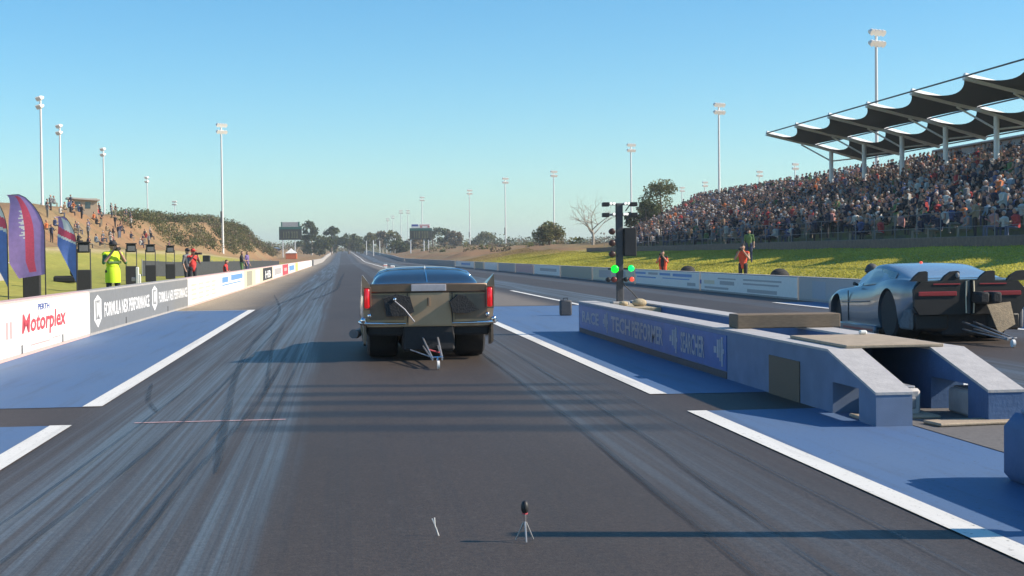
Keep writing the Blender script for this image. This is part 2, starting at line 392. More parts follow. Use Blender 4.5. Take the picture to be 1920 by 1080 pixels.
# the racing surface --------------------------------------------------
def track_material():
    ma = bpy.data.materials.new('track_surface'); ma.use_nodes = True
    n = ma.node_tree.nodes; l = ma.node_tree.links; b = n['Principled BSDF']
    geo = n.new('ShaderNodeNewGeometry'); sep = n.new('ShaderNodeSeparateXYZ'); l.new(geo.outputs['Position'], sep.inputs[0])
    X, Y = sep.outputs[0], sep.outputs[1]
    def math_(op, a, b_=None, c=None, clamp=False):
        k = n.new('ShaderNodeMath'); k.operation = op; k.use_clamp = clamp
        for i, q in enumerate((a, b_, c)):
            if q is None: continue
            if isinstance(q, (int, float)): k.inputs[i].default_value = q
            else: l.new(q, k.inputs[i])
        return k.outputs[0]
    def rng(v, a, b_, lo=0., hi=1., smooth=True):
        k = n.new('ShaderNodeMapRange'); k.interpolation_type = 'SMOOTHSTEP' if smooth else 'LINEAR'; l.new(v, k.inputs[0])
        for i, q in enumerate((a, b_, lo, hi)): k.inputs[i+1].default_value = q
        return k.outputs[0]
    def nz(scale, st, detail=5, off=0., rough=.55):
        mp = n.new('ShaderNodeMapping'); mp.inputs['Scale'].default_value = st; mp.inputs['Location'].default_value = (off, off, 0)
        l.new(geo.outputs['Position'], mp.inputs[0])
        t = n.new('ShaderNodeTexNoise'); t.inputs['Scale'].default_value = scale; t.inputs['Detail'].default_value = detail; t.inputs['Roughness'].default_value = rough
        l.new(mp.outputs[0], t.inputs['Vector']); return t.outputs[0]
    def mixc(f, a, b_):
        k = n.new('ShaderNodeMix'); k.data_type = 'RGBA'
        if isinstance(f, float): k.inputs[0].default_value = f
        else: l.new(f, k.inputs[0])
        for i, q in ((6, a), (7, b_)):
            if isinstance(q, tuple): k.inputs[i].default_value = (*q, 1)
            else: l.new(q, k.inputs[i])
        return k.outputs[2]
    def band(v, a0, a1, b0, b1): return math_('MULTIPLY', rng(v, a0, a1), rng(v, b0, b1, 1, 0))
    streak = nz(1.0, (3.2, .045, 1), 6, 0, .65); mid = nz(1.0, (13, .045, 1), 6, 5.2, .68)
    fine = nz(1.0, (42, .10, 1), 5, 3.7, .7); grain = nz(30, (1, .8, 1), 4, 6.6, .75)
    blot = nz(.55, (1, .35, 1), 5, 8.1)
    speck = nz(85, (1, 1, 1), 3, 1.0, .7)
    # lane-relative coordinate: both lanes share the rubber pattern
    lane2 = math_('SUBTRACT', X, 9.6)
    inl2 = math_('GREATER_THAN', X, 5.3)
    u = n.new('ShaderNodeMix'); l.new(inl2, u.inputs[0]); l.new(X, u.inputs[2]); l.new(lane2, u.inputs[3]); u = u.outputs[0]
    wob = math_('ADD', u, math_('MULTIPLY', math_('SUBTRACT', blot, .5), .28))
    leftband = band(wob, -2.7, -2.0, -.62, -.30)       # polished rubber to the left of the groove
    rightband = band(wob, 1.95, 2.15, 2.6, 3.6)
    groove = band(wob, -.9, -.1, 1.6, 2.1)
    pol = math_('ADD', leftband, math_('MULTIPLY', rightband, .45), clamp=True)
    st = math_('ADD', math_('MULTIPLY', rng(streak, .40, .66), .5), math_('MULTIPLY', rng(mid, .40, .62), .6), clamp=True)
    polst = math_('MULTIPLY', pol, math_('ADD', math_('MULTIPLY', st, .95), .12), clamp=True)
    base = mixc(rng(blot, .3, .7), (.046, .034, .026), (.062, .047, .038))
    c = mixc(math_('MULTIPLY', polst, .85), base, (.105, .118, .132))
    near = rng(Y, 10.9, 11.3, 1, 0)
    c = mixc(math_('MULTIPLY', math_('MULTIPLY', groove, near), .5), c, (.053, .038, .028))
    c = mixc(math_('MULTIPLY', rng(fine, .5, .72), math_('MULTIPLY', pol, .7)), c, (.026, .027, .030))
    dk = math_('MULTIPLY', rng(streak, .36, .25), .35); c = mixc(dk, c, (.028, .027, .027))
    c = mixc(math_('MULTIPLY', math_('MULTIPLY', rng(mid, .48, .68), groove), .38), c, (.034, .029, .027))
    mott = nz(9, (1, .6, 1), 6, 2.2, .7); c = mixc(math_('MULTIPLY', rng(mott, .5, .72), .22), c, (.10, .088, .078)); c = mixc(math_('MULTIPLY', rng(mott, .46, .30), .30), c, (.028, .026, .025))
    # soft shadows painted into the colour, lying across the lane behind the start line
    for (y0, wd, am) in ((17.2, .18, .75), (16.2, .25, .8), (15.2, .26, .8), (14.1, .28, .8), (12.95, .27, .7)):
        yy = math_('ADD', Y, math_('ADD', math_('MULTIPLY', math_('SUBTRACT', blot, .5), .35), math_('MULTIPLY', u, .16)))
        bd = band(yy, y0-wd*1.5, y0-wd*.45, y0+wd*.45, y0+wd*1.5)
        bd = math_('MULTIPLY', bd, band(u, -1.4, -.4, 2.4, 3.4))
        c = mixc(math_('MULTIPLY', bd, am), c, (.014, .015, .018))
    # dusty margins beyond the painted apron
    dl = math_('MULTIPLY', rng(math_('ADD', X, math_('MULTIPLY', blot, 1.2)), -1.2, -3.3), rng(Y, 41.8, 43.2))
    c = mixc(math_('MULTIPLY', dl, .85), c, (.34, .27, .185))
    dr = math_('MULTIPLY', band(math_('ADD', X, math_('MULTIPLY', blot, .8)), 3.9, 4.6, 6.2, 7.2), rng(Y, 41.8, 43.2))
    c = mixc(math_('MULTIPLY', dr, .6), c, (.27, .22, .17))
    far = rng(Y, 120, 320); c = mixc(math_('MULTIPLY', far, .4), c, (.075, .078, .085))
    sc = n.new('ShaderNodeVectorMath'); sc.operation = 'SCALE'; l.new(c, sc.inputs[0]); l.new(math_('MULTIPLY', rng(speck, .3, .7, .66, 1.34), rng(grain, .3, .7, .72, 1.28)), sc.inputs['Scale'])
    l.new(sc.outputs[0], b.inputs['Base Color'])
    ro = math_('SUBTRACT', .62, math_('MULTIPLY', polst, .22)); l.new(ro, b.inputs['Roughness'])
    bp = n.new('ShaderNodeBump'); bp.inputs['Strength'].default_value = .35; bp.inputs['Distance'].default_value = .006
    l.new(speck, bp.inputs['Height']); l.new(bp.outputs[0], b.inputs['Normal'])
    b.inputs['Specular IOR Level'].default_value = .38
    return ma
def sheet(name, x0, x1, y0, y1, z, material, parent=None, kind='structure', step=30.):
    ys = sub(y0, y1, step)+[y1]; mb = MB(); vs = []
    for y in ys: vs += [(x0, y, z+road_z(y)), (x1, y, z+road_z(y))]
    mb.add(vs, [(2*i, 2*i+1, 2*i+3, 2*i+2) for i in range(len(ys)-1)])
    o = mb.build(name, material, parent)
    if kind and not parent: o['kind'] = kind
    return o
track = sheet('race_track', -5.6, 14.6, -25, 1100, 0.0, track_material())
LW = [(-25, -5.15), (22, -5.04), (29.4, -4.98), (46, -4.72), (70, -4.6), (220, -4.45), (1100, -4.3)]
# painted apron: blue pads, each a sheet of its own
for (x0, x1, y0, y1) in ((-5.6, -2.70, -25, 13.68), (-5.6, -2.70, 15.36, 42), (3.50, 6.95, -25, 13.66), (3.50, 6.95, 15.36, 42),
                         (12.95, 14.4, -25, 13.66), (12.95, 14.4, 15.36, 42)):
    sheet('blue_apron', x0, x1, y0, y1, .004, 'blue_paint')
for (x0, x1, y0, y1) in ((-2.70, -2.50, -25, 13.68), (-2.70, -2.50, 15.36, 42.2), (3.31, 3.50, -25, 13.66), (3.31, 3.50, 15.36, 60),
                         (6.95, 7.13, 15.36, 60), (12.78, 12.95, -25, 13.66), (12.78, 12.95, 15.36, 42)):
    sheet('lane_line', x0, x1, y0, y1, .008, 'white_paint')
sheet('pad_end_line', -4.72, -2.705, 42.0, 42.16, .008, 'white_paint')
sheet('start_beam_line', -1.95, -.55, 13.74, 13.78, .006, 'print_pink')
sheet('centre_line', 5.1, 5.35, 60, 1000, .006, 'white_paint')
sheet('finish_line', -4.3, 14.2, 262, 263.6, .008, 'white_paint')

# tyre marks: thin rubber films
def mark(pts, wd, name='tyre_mark', z=.011):
    mb = MB(); vs = []
    # resample
    P = []
    for i in range(len(pts)-1):
        p0 = pts[max(i-1, 0)]; p1 = pts[i]; p2 = pts[i+1]; p3 = pts[min(i+2, len(pts)-1)]
        for k in range(10):
            t = k/10
            P.append(tuple(.5*((2*p1[d])+(-p0[d]+p2[d])*t+(2*p0[d]-5*p1[d]+4*p2[d]-p3[d])*t*t+(-p0[d]+3*p1[d]-3*p2[d]+p3[d])*t**3) for d in (0, 1)))
    P.append(pts[-1])
    for i, p in enumerate(P):
        q0, q1 = P[max(i-1, 0)], P[min(i+1, len(P)-1)]; dx, dy = q1[0]-q0[0], q1[1]-q0[1]; L = hypot(dx, dy) or 1
        e = min(1, i/4+.15, (len(P)-1-i)/4+.15); h = wd*.5*e
        vs += [(p[0]-dy/L*h, p[1]+dx/L*h, z), (p[0]+dy/L*h, p[1]-dx/L*h, z)]
    mb.add(vs, [(2*i, 2*i+1, 2*i+3, 2*i+2) for i in range(len(P)-1)])
    return mb.build(name, 'mark', track)
mark([(-.91, 10.4), (-1.16, 14.7), (-1.4, 19.4), (-1.58, 25.1), (-1.63, 36), (-1.92, 44.7), (-2.7, 58)], .075)
mark([(-.86, 16.3), (-1.02, 20.2), (-1.24, 26.5), (-1.3, 33)], .055)
mark([(-1.16, 6.4), (-1.09, 9.5), (-.91, 15.2), (-.85, 22)], .05, z=.0135)
mark([(-1.26, 5.6), (-1.2, 9), (-1.1, 14)], .03, z=.0125)
mark([(-1.78, 6.6), (-1.53, 12.3), (-1.42, 20), (-1.38, 30)], .045, z=.0125)
mark([(-2.0, 8), (-1.9, 12), (-1.8, 18)], .03, z=.0125)
mark([(-.70, 12), (-.66, 18), (-.62, 27)], .035)
mark([(2.28, 5.5), (2.41, 9.8), (2.52, 12.6), (2.69, 25.4), (2.8, 34)], .04)
mark([(1.93, 5.6), (2.0, 9.6), (2.09, 13.5), (2.15, 22.7)], .05)
mark([(2.95, 6), (2.98, 10), (3.0, 16)], .025)
mark([(-1.84, 14.6), (-2.11, 16), (-2.33, 18)], .05)
mark([(-2.05, 46), (-1.5, 60), (-1.0, 80), (-.6, 110)], .16, z=.0135)
mark([(-1.1, 50), (-.3, 65), (-.1, 90), (.2, 130)], .14)

# ------------------------------------------------------------------ left barrier
def lx(Y): return lerp_tab(LW, Y)
def barrier_section(name, label, y0, y1, side, top, face, step=4.0, cap=None):
    """concrete wall section between y0 and y1; side -1 left, +1 right; face = material of the printed sheet"""
    X = lx if side < 0 else (lambda Y: 14.2)
    t = thing(name, label, 'barrier', (X(y0), y0, road_z(y0)))
    ox, oy, oz = t.location
    ys = sub(y0, y1, step)+[y1]; mb = MB(); n = len(ys)
    prof = [(0, -.05), (0, top-.02), (.02, top), (.28, top), (.30, top-.02), (.30, -.05)]
    vs = []
    for y in ys:
        for (d, z) in prof: vs.append((X(y)+side*d-ox, y-oy, z+road_z(y)-oz))
    fs = []
    for i in range(n-1):
        for k in range(6): j = (k+1) % 6; fs.append((i*6+k, i*6+j, i*6+6+j, i*6+6+k))
    fs += [tuple(range(6)), tuple(range(6*n-1, 6*n-7, -1))]
    mb.add(vs, fs); mb.build('wall', cap or 'concrete', t)
    if face:
        mb = MB(); vs = []
        for y in ys:
            for (d, z) in ((-.006, .06), (-.006, top-.035), (0.001, top-.035), (.001, .06)): vs.append((X(y)+side*d-ox, y-oy, z+road_z(y)-oz))
        fs = []
        for i in range(n-1):
            for k in range(4): j = (k+1) % 4; fs.append((i*4+k, i*4+j, i*4+4+j, i*4+4+k))
        fs += [(0, 1, 2, 3), (4*n-1, 4*n-2, 4*n-3, 4*n-4)]
        mb.add(vs, fs); mb.build('banner', face, t)
    return t
def on_left(t, y, z, off=.014):      # a point on the track face of the left wall, in the section's own coordinates
    return Vector((lx(y)+off-t.location.x, y-t.location.y, z))
def left_text(t, s, y0, y1, z0, h, material, off=.010):
    a = on_left(t, y0, z0, off); b_ = on_left(t, y1, z0, off)
    return lettering(t, s, a, b_-a, (0, 0, 1), (b_-a).length, h, material, 0.0)
def left_patch(t, y0, y1, z0, z1, material, name='print', off=.010):
    a = on_left(t, y0, z0, off); b_ = on_left(t, y1, z0, off); mb = MB()
    d = Vector((-.012, 0, 0)); up = Vector((0, 0, z1-z0))
    mb.add([a, b_, b_+up, a+up, a+d, b_+d, b_+up+d, a+up+d], [(0, 1, 2, 3), (5, 4, 7, 6), (3, 2, 6, 7), (0, 4, 5, 1), (1, 5, 6, 2), (0, 3, 7, 4)])
    return mb.build(name, material, t)
T = .90
b0 = barrier_section('barrier_section', 'plain white wall section nearest the camera on the left', 12, 21.2, -1, T, 'barrier_white', cap='barrier_top')
b1 = barrier_section('barrier_section', 'white wall section with big red Motorplex lettering', 21.22, 29.3, -1, T, 'barrier_white', cap='barrier_top')
left_text(b1, 'Motorplex', 23.4, 26.9, .27, .40, 'print_red')
left_text(b1, 'PERTH', 24.6, 25.5, .70, .10, 'print_dblue')
left_patch(b1, 24.0, 25.5, .14, .165, 'print_pink'); left_patch(b1, 25.75, 26.4, .17, .19, 'print_pink')
left_text(b1, 'II', 22.35, 22.75, .33, .26, 'print_pink')
for yy in (23.35, 26.55): left_patch(b1, yy, yy+.09, .055, .19, 'dark_grey', 'lifting_slot', .012)
b2 = barrier_section('barrier_section', 'dark grey wall section with white shields and performance lettering', 29.32, 45.2, -1, T, 'barrier_grey', cap='concrete')
def shield(t, y0, y1, z0, z1):
    a = (y0+y1)/2; mb = MB()
    def out(ins): 
        d = (y1-y0)*ins; e = (z1-z0)*ins
        return [(a, z0+e*1.5), (y1-d, z0+(z1-z0)*.25), (y1-d, z1-(z1-z0)*.16), (a, z1-e), (y0+d, z1-(z1-z0)*.16), (y0+d, z0+(z1-z0)*.25)]
    mb.add([on_left(t, y, z, .010) for y, z in out(0)], [tuple(range(6))]); s = mb.build('shield', 'print_white', t)
    mb = MB(); mb.add([on_left(t, y, z, .013) for y, z in out(.17)], [tuple(range(6))]); mb.build('shield_field', 'barrier_grey', s)
    mb = MB(); mb.add([on_left(t, y, z, .016) for y, z in out(.30)], [tuple(range(6))]); mb.build('shield_core', 'print_white', s)
shield(b2, 29.75, 30.55, .13, .80); left_text(b2, 'FORMULA NEX PERFORMANCE', 30.9, 37.2, .31, .31, 'print_white')
shield(b2, 37.7, 38.6, .17, .82); left_text(b2, 'FORMULA NEX PERFORMANCE', 38.9, 45.0, .34, .29, 'print_white')
for yy in (33.6, 40.6): left_patch(b2, yy, yy+.10, .06, .20, 'dark_grey', 'lifting_slot', .012)
b3 = barrier_section('barrier_section', 'white wall section with faint pink sponsor print, past the dark one', 45.22, 56, -1, T, 'barrier_white', cap='barrier_top')
for k in range(4):
    for q in range(4): left_patch(b3, 46.2+k*2.2, 47.9+k*2.2-R.random()*.4, .18+q*.15, .25+q*.15, 'print_cream')
b4 = barrier_section('barrier_section', 'white wall section with pale blue print on the left', 56.02, 69, -1, T, 'barrier_white', cap='barrier_top')
left_patch(b4, 57.2, 60, .52, .74, 'print_blue'); left_patch(b4, 61.5, 68, .55, .78, 'print_blue'); left_patch(b4, 57.2, 67, .40, .45, 'print_blue')
b5 = barrier_section('barrier_section', 'cream striped wall section on the left', 69.02, 84, -1, T, 'print_cream', cap='barrier_top')
left_patch(b5, 71, 75, .1, .82, 'print_olive'); left_patch(b5, 78, 81.5, .1, .82, 'barrier_white')
b6 = barrier_section('barrier_section', 'white wall section with a dark boxed sign on the left', 84.02, 97, -1, T, 'print_cream', cap='barrier_top')
left_patch(b6, 85, 96, .12, .85, 'print_black'); left_text(b6, 'HB', 87.5, 94, .22, .45, 'print_white', .014)
b7 = barrier_section('barrier_section', 'white wall section with grey blue print before the red one', 97.02, 112, -1, T, 'barrier_white', cap='barrier_top')
left_patch(b7, 99, 110, .25, .70, 'print_grey')
b8 = barrier_section('barrier_section', 'red printed wall section on the left', 112.02, 124, -1, T, 'print_red', cap='barrier_top')
left_patch(b8, 115, 121, .35, .6, 'print_pink')
b9 = barrier_section('barrier_section', 'pale blue printed wall section past the red one', 124.02, 142, -1, T, 'barrier_white', cap='barrier_top')
left_patch(b9, 126, 139, .25, .7, 'print_blue')
b10 = barrier_section('barrier_section', 'yellow wall section before the last white stretch on the left', 142.02, 150, -1, T, 'print_yellow', cap='barrier_top')
b11 = barrier_section('barrier_section', 'last bright white stretch of the left wall', 150.02, 215, -1, T, 'barrier_white', cap='barrier_top')
b12 = barrier_section('barrier_section', 'far bare concrete stretch of the left wall beyond the finish', 230, 800, -1, T, None, step=20)

# ------------------------------------------------------------------ right barrier
def yr(px): return 14.2/bearing(px)
RT = .74
def right_patch(t, y0, y1, z0, z1, material, name='print', off=.010):
    mb = MB(); x = -off; mb.box(x, x+.012, y0-t.location.y, y1-t.location.y, z0, z1); return mb.build(name, material, t)
right_defs = [
 (2600, 1498, 'print_grey', 'dark grey wall section with pale print behind the silver car'),
 (1496, 1314, 'barrier_white', 'long white wall section with faint sponsor print behind the centre wall'),
 (1312, 1192, 'barrier_white', 'white wall section with blue print right of the start lights'),
 (1190, 1112, 'print_cream', 'pale wall section directly behind the start lights post'),
 (1110, 1052, 'print_olive', 'olive grey wall section left of the start lights'),
 (1050, 1002, 'barrier_white', 'whitish wall section with faint print between olive and reddish ones'),
 (1000, 968, 'print_pink', 'dull reddish wall section on the right'),
 (966, 935, 'print_grey', 'blue grey wall section left of the reddish one'),
 (933, 909, 'barrier_white', 'short pale wall section beside the gold car fin'),
 (907, 891, 'print_olive', 'small olive wall section above the gold car'),
 (889, 855, 'barrier_white', 'pale bluish wall section above the rear window of the gold car'),
 (853, 760, 'concrete', 'far bare stretch of the right wall'),
]
rsec = []
for (p0, p1, fm, lab) in right_defs:
    t = barrier_section('barrier_section', lab, yr(p0)+.02, yr(p1)-.02, 1, RT, fm if fm != 'concrete' else None, cap='concrete'); rsec.append(t)
barrier_section('barrier_section', 'last stretch of the right wall towards the finish', yr(758), 900, 1, RT, None, step=20)
t = rsec[0]; right_patch(t, 33.5, 40, .2, .5, 'banner_text'); right_patch(t, 41.2, 42.4, .1, .62, 'banner_text')
t = rsec[1]
for (a, b_, z0, z1, k) in ((45.5, 50, .5, .56, 'print_grey'), (45.8, 50, .36, .42, 'print_grey'), (46, 49.5, .10, .22, 'print_grey'), (51, 53.5, .5, .55, 'print_grey'),
                           (51.2, 53.2, .3, .44, 'print_grey'), (54, 55.6, .3, .44, 'print_cream'), (56, 56.25, .28, .44, 'print_dblue'), (52, 55.5, .12, .2, 'print_grey'), (57, 58.4, .15, .28, 'print_grey')):
    right_patch(t, a, b_, z0, z1, k)
t = rsec[2]
for (a, b_, z0, z1, k) in ((57.6, 61, .50, .62, 'print_blue'), (61.5, 63.6, .52, .62, 'print_blue'), (58, 63, .38, .42, 'print_blue'), (64, 66, .52, .62, 'print_grey'), (66.6, 69, .52, .62, 'print_blue'), (64.4, 68.6, .36, .42, 'print_blue')):
    right_patch(t, a, b_, z0, z1, k)
t = rsec[3]; right_patch(t, 71.5, 73, .15, .6, 'print_grey'); right_patch(t, 75.5, 79, .2, .6, 'print_grey')
t = rsec[5]; right_patch(t, 95, 103, .3, .5, 'print_grey'); t = rsec[10]; right_patch(t, 160, 172, .3, .55, 'print_blue')
for i, px in enumerate((1290, 1462)):                # dark humps peeping over the wall
    mb = MB(); mb.sphere((0, 0, .12), (.36, .30, .30), 12); mb.box(-.3, .3, -.2, .2, -.1, .05)
    o = mb.build('sandbag', 'black_matt', None, 50); y = yr(px); o.location = (15.3, 15.3/bearing(px), .52)
    tag(o, 'small dark hump showing over the right wall near the %s marshal' % ('left' if i == 0 else 'right'), 'sandbag')
    mb = MB(); mb.box(-.3, .3, -.3, .3, -.7, -.08); mb.build('crate', 'dark_grey', o)

# ------------------------------------------------------------------ centre wall with the start lights
cw = thing('centre_wall', 'low blue concrete centre wall with sloped end and pale top, left of the trough', 'wall', (4.62, 12.1, 0))
def centre_wall(t, thick, holes, Ls, mk='wall_blue'):
    """wall along +y, local x 0..thick, sloped start; holes = list of (y0, y1, z1) from the ground"""
    def top(y): return .30+.30*min(1, y/1.25)
    cuts = sorted({0, 1.25, Ls, *[h[0] for h in holes], *[h[1] for h in holes]})
    mb = MB(); body = MB()
    for a, b_ in zip(cuts, cuts[1:]):
        zb = -.04
        for h in holes:
            if a >= h[0]-1e-6 and b_ <= h[1]+1e-6: zb = h[2]
        za, zc = top(a)-.012, top(b_)-.012
        body.add([(0, a, zb), (thick, a, zb), (thick, b_, zb), (0, b_, zb), (0, a, za), (thick, a, za), (thick, b_, zc), (0, b_, zc)],
                 [(0, 3, 2, 1), (4, 5, 6, 7), (0, 1, 5, 4), (1, 2, 6, 5), (2, 3, 7, 6), (3, 0, 4, 7)])
    bm = bmesh.new(); vs = [bm.verts.new(v) for v in body.v]
    for f in body.f: bm.faces.new([vs[i] for i in f])
    bmesh.ops.remove_doubles(bm, verts=bm.verts, dist=1e-4)
    seen = {}
    for f in list(bm.faces):
        k = tuple(sorted(v.index for v in f.verts)) if False else tuple(sorted((round(v.co.x, 3), round(v.co.y, 3), round(v.co.z, 3)) for v in f.verts))
        seen.setdefault(k, []).append(f)
    kill = [f for L in seen.values() if len(L) > 1 for f in L]
    bmesh.ops.delete(bm, geom=kill, context='FACES')
    me = bpy.data.meshes.new('wall_body'); bm.to_mesh(me); bm.free(); me.materials.append(M[mk]); me.update()
    link('wall_body', me, t)
    e = .006
    cap = MB(); P = [(0, top(0)), (1.25, top(1.25)), (Ls, top(Ls))]
    vs = []
    for y, z in P: vs += [(-e, y-(e if y == 0 else 0), z-.02), (thick+e, y-(e if y == 0 else 0), z-.02), (thick+e, y-(e if y == 0 else 0), z+.004), (-e, y-(e if y == 0 else 0), z+.004)]
    fs = [(3, 2, 1, 0), (8, 9, 10, 11)]
    for i in range(2):
        for k in range(4): j = (k+1) % 4; fs.append((i*4+k, i*4+j, i*4+4+j, i*4+4+k))
    cap.add(vs, fs); cap.build('wall_top', 'wall_cap', t)
centre_wall(cw, .33, [(.42, 1.12, .30)], 15.9)
mb = MB(); mb.box(-.012, .001, 2.1, 3.15, .0, .42); mb.build('access_panel', 'wood', cw)
mb = MB(); mb.box(-.010, .001, 4.9, 15.75, .10, .53); bn = mb.build('banner', 'banner_blue', cw)
mb = MB(); mb.box(-.010, .001, 4.9, 15.75, .0, .085); mb.build('kick_strip', 'dark_grey', cw)
def cw_text(s, ya, yb, z, h):    # reads left to right from the lane: far end first
    return lettering(cw, s, (-.016, yb, z), (0, -1, 0), (0, 0, 1), yb-ya, h, 'banner_text', 0.0)
cw_text('TECH', 10.75, 12.4, .20, .26); cw_text('PERFORMER', 8.35, 10.6, .19, .27)
cw_text('SEARCHER', 5.95, 7.25, .18, .28); cw_text('RACE', 13.6, 15.4, .22, .22)
for ya in (5.05, 7.5, 12.75):
    for (a, b_, z0, z1) in ((.0, .07, .14, .50), (.10, .15, .20, .47), (.18, .27, .24, .46), (.30, .42, .29, .37), (-.05, .0, .30, .36)):
        mb = MB(); mb.box(-.0165, -.009, ya+a, ya+b_, z0, z1); mb.build('emblem_bar', 'banner_text', bn)
cw2 = thing('centre_wall', 'far blue centre wall with pale top, beside the silver car', 'wall', (5.65, 12.1, 0))
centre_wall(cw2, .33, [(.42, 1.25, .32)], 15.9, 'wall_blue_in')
# things between and on the two walls
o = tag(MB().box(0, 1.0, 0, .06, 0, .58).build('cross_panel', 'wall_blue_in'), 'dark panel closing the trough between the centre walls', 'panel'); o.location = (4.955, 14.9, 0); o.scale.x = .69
o = MB().bbox(0, 1.30, 0, .40, 0, .17, .01).build('timber_beam', 'wood'); o.location = (4.78, 17.1, .606)
tag(o, 'brown timber box beam lying across both centre walls', 'beam')
o = MB().bbox(0, .98, 0, 1.75, 0, .03, .006).build('cover_plate', 'ply'); o.location = (4.80, 13.35, .606)
tag(o, 'tan plywood sheet bridging the centre walls near their sloped ends', 'cover sheet')
o = MB().bbox(0, .085, 0, .06, 0, .045, .015).build('cap', 'gloss_white'); o.location = (5.55, 15.0, .637); tag(o, 'tiny white cap lying on the plywood sheet', 'cap')
for (x, y, dx, dy, h, lab) in ((5.02, 12.75, .28, .45, .26, 'grey sensor box seen through the near wall opening'), (5.70, 12.58, .22, .5, .24, 'small pale sensor box sitting in the far wall opening')):
    t = thing('sensor_box', lab, 'box', (x, y, .004)); MB().bbox(0, dx, 0, dy, 0, h, .025).build('case', 'wall_cap', t, 40); MB().bbox(dx*.2, dx*.8, -.03, .01, h*.3, h*.7, .01).build('lens_cover', 'mid_grey', t)
    MB().bbox(dx*.1, dx*.9, dy*.15, dy*.85, h, h+.02, .008).build('lid', 'steel', t)
o = MB().bbox(0, .75, 0, .35, 0, .03, .01).build('timber_board', 'ply'); o.location = (4.66, 12.55, .005); tag(o, 'tan board lying under the near wall opening', 'board')
o = MB().bbox(0, .95, 0, .30, 0, .03, .01).build('timber_board', 'ply'); o.location = (5.12, 11.9, .012); o.rotation_euler = (0, 0, .12); tag(o, 'tan board lying between the two wall ends', 'board')
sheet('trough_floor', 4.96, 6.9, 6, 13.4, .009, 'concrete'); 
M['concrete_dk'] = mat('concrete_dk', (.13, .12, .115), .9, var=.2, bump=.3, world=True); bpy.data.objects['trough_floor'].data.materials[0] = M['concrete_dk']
# near block at the right edge
t = thing('blue_block', 'dark blue rounded concrete block at the right edge of the picture', 'block', (4.36, 6.2, 0))
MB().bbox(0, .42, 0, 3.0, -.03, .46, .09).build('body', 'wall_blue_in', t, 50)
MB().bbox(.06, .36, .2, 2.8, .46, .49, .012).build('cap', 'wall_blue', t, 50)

# start lights ("tree")
tr = thing('start_light_tree', 'dark start light post with two lit green lamps on the centre wall', 'start lights', (5.25, 27.0, .0))
MB().bbox(-.065, .065, -.05, .05, .0, 2.48, .012).build('post', 'wood', tr)
bpy.data.objects['post'].data.materials[0] = M['dark_grey']
MB().bbox(-.17, .17, -.15, .15, 0, .62, .02).build('base', 'concrete', tr)
MB().bbox(.075, .31, -.12, .10, 1.48, 2.02, .015).build('screen_box', 'black', tr)
def lamp(x, z, r, m_, nm='lamp', y=-.13):
    mb = MB(); mb.tube([(x, y+.14, z), (x, y+.01, z)], [r*.8, r*1.05], 14); h = mb.build('lamp_housing', 'black', tr, 40)
    mb = MB(); mb.sphere((x, y+.005, z), (r, r*.45, r), 14); mb.build(nm, m_, h, 60)
for z in (2.47, 2.27):
    MB().box(-.30, .30, -.03, .03, z-.02, z+.02).build('cross_bar', 'mid_grey', tr)
    for x in ((-.17, -.11, .11, .17) if z > 2.4 else (-.11, .09, .14)): lamp(x, z+.01, .026, 'white_lamp', 'bulb', -.08)
    for s in (-1, 1):
        MB().bbox(s*.27-.06, s*.27+.06, -.14, .04, z-.045, z+.035, .01).build('sensor_head', 'black', tr)
    MB().tube([(.2, -.02, z-.02), (.12, -.02, z-.13)], .012, 6).build('brace', 'dark_grey', tr)
for z in (1.95, 1.73, 1.52): lamp(-.16, z, .060, 'amber_off')
lamp(-.115, 1.24, .072, 'green_lamp'); lamp(.20, 1.25, .060, 'green_lamp2')
lamp(-.13, 1.04, .055, 'red_lamp_off'); lamp(.21, 1.04, .048, 'red_lamp'); lamp(-.24, 1.04, .045, 'black'); lamp(.10, 1.04, .045, 'black')
for z in (1.24, 1.04): MB().box(-.22, .26, -.0, .03, z-.015, z+.015).build('lamp_arm', 'black', tr)
mb = MB(); mb.tube([(.06, 0, .95), (.25, .1, .8), (.38, .15, .66), (.5, .2, .62)], .010, 6); mb.build('cable', 'black', tr)
for (x, y, r, lab, k) in ((5.42, 26.0, (.14, .10, .08), 'tan sandbag on the centre wall right of the light post', 'sand'), (5.18, 26.3, (.09, .09, .05), 'small tan sandbag at the foot of the light post', 'sand')):
    mb = MB(); mb.sphere((0, 0, r[2]*.8), r, 14); o = mb.build('sandbag', k, None, 60); o.location = (x, y, .56); tag(o, lab, 'sandbag')
o = MB().box(4.955-5, 5.645-5, 0, 2.6, .0, .56).build('trough_fill', 'sand'); o.location = (5, 25.2, 0); tag(o, 'sand coloured fill between the walls under the light post', 'fill')
# dark case on the apron beyond the wall
t = thing('dark_case', 'small dark olive case standing on the blue apron past the centre wall', 'case', (5.35, 35.2, .004))
MB().bbox(0, .29, 0, .22, 0, .38, .03).build('body', 'wood', t, 40); bpy.data.objects['body.001' if 'body.001' in bpy.data.objects else 'body'].data.materials[0] = M['dark_grey']
MB().tube([(.09, .11, .37), (.09, .11, .43), (.2, .11, .43), (.2, .11, .37)], .012, 6).build('handle', 'black', t)
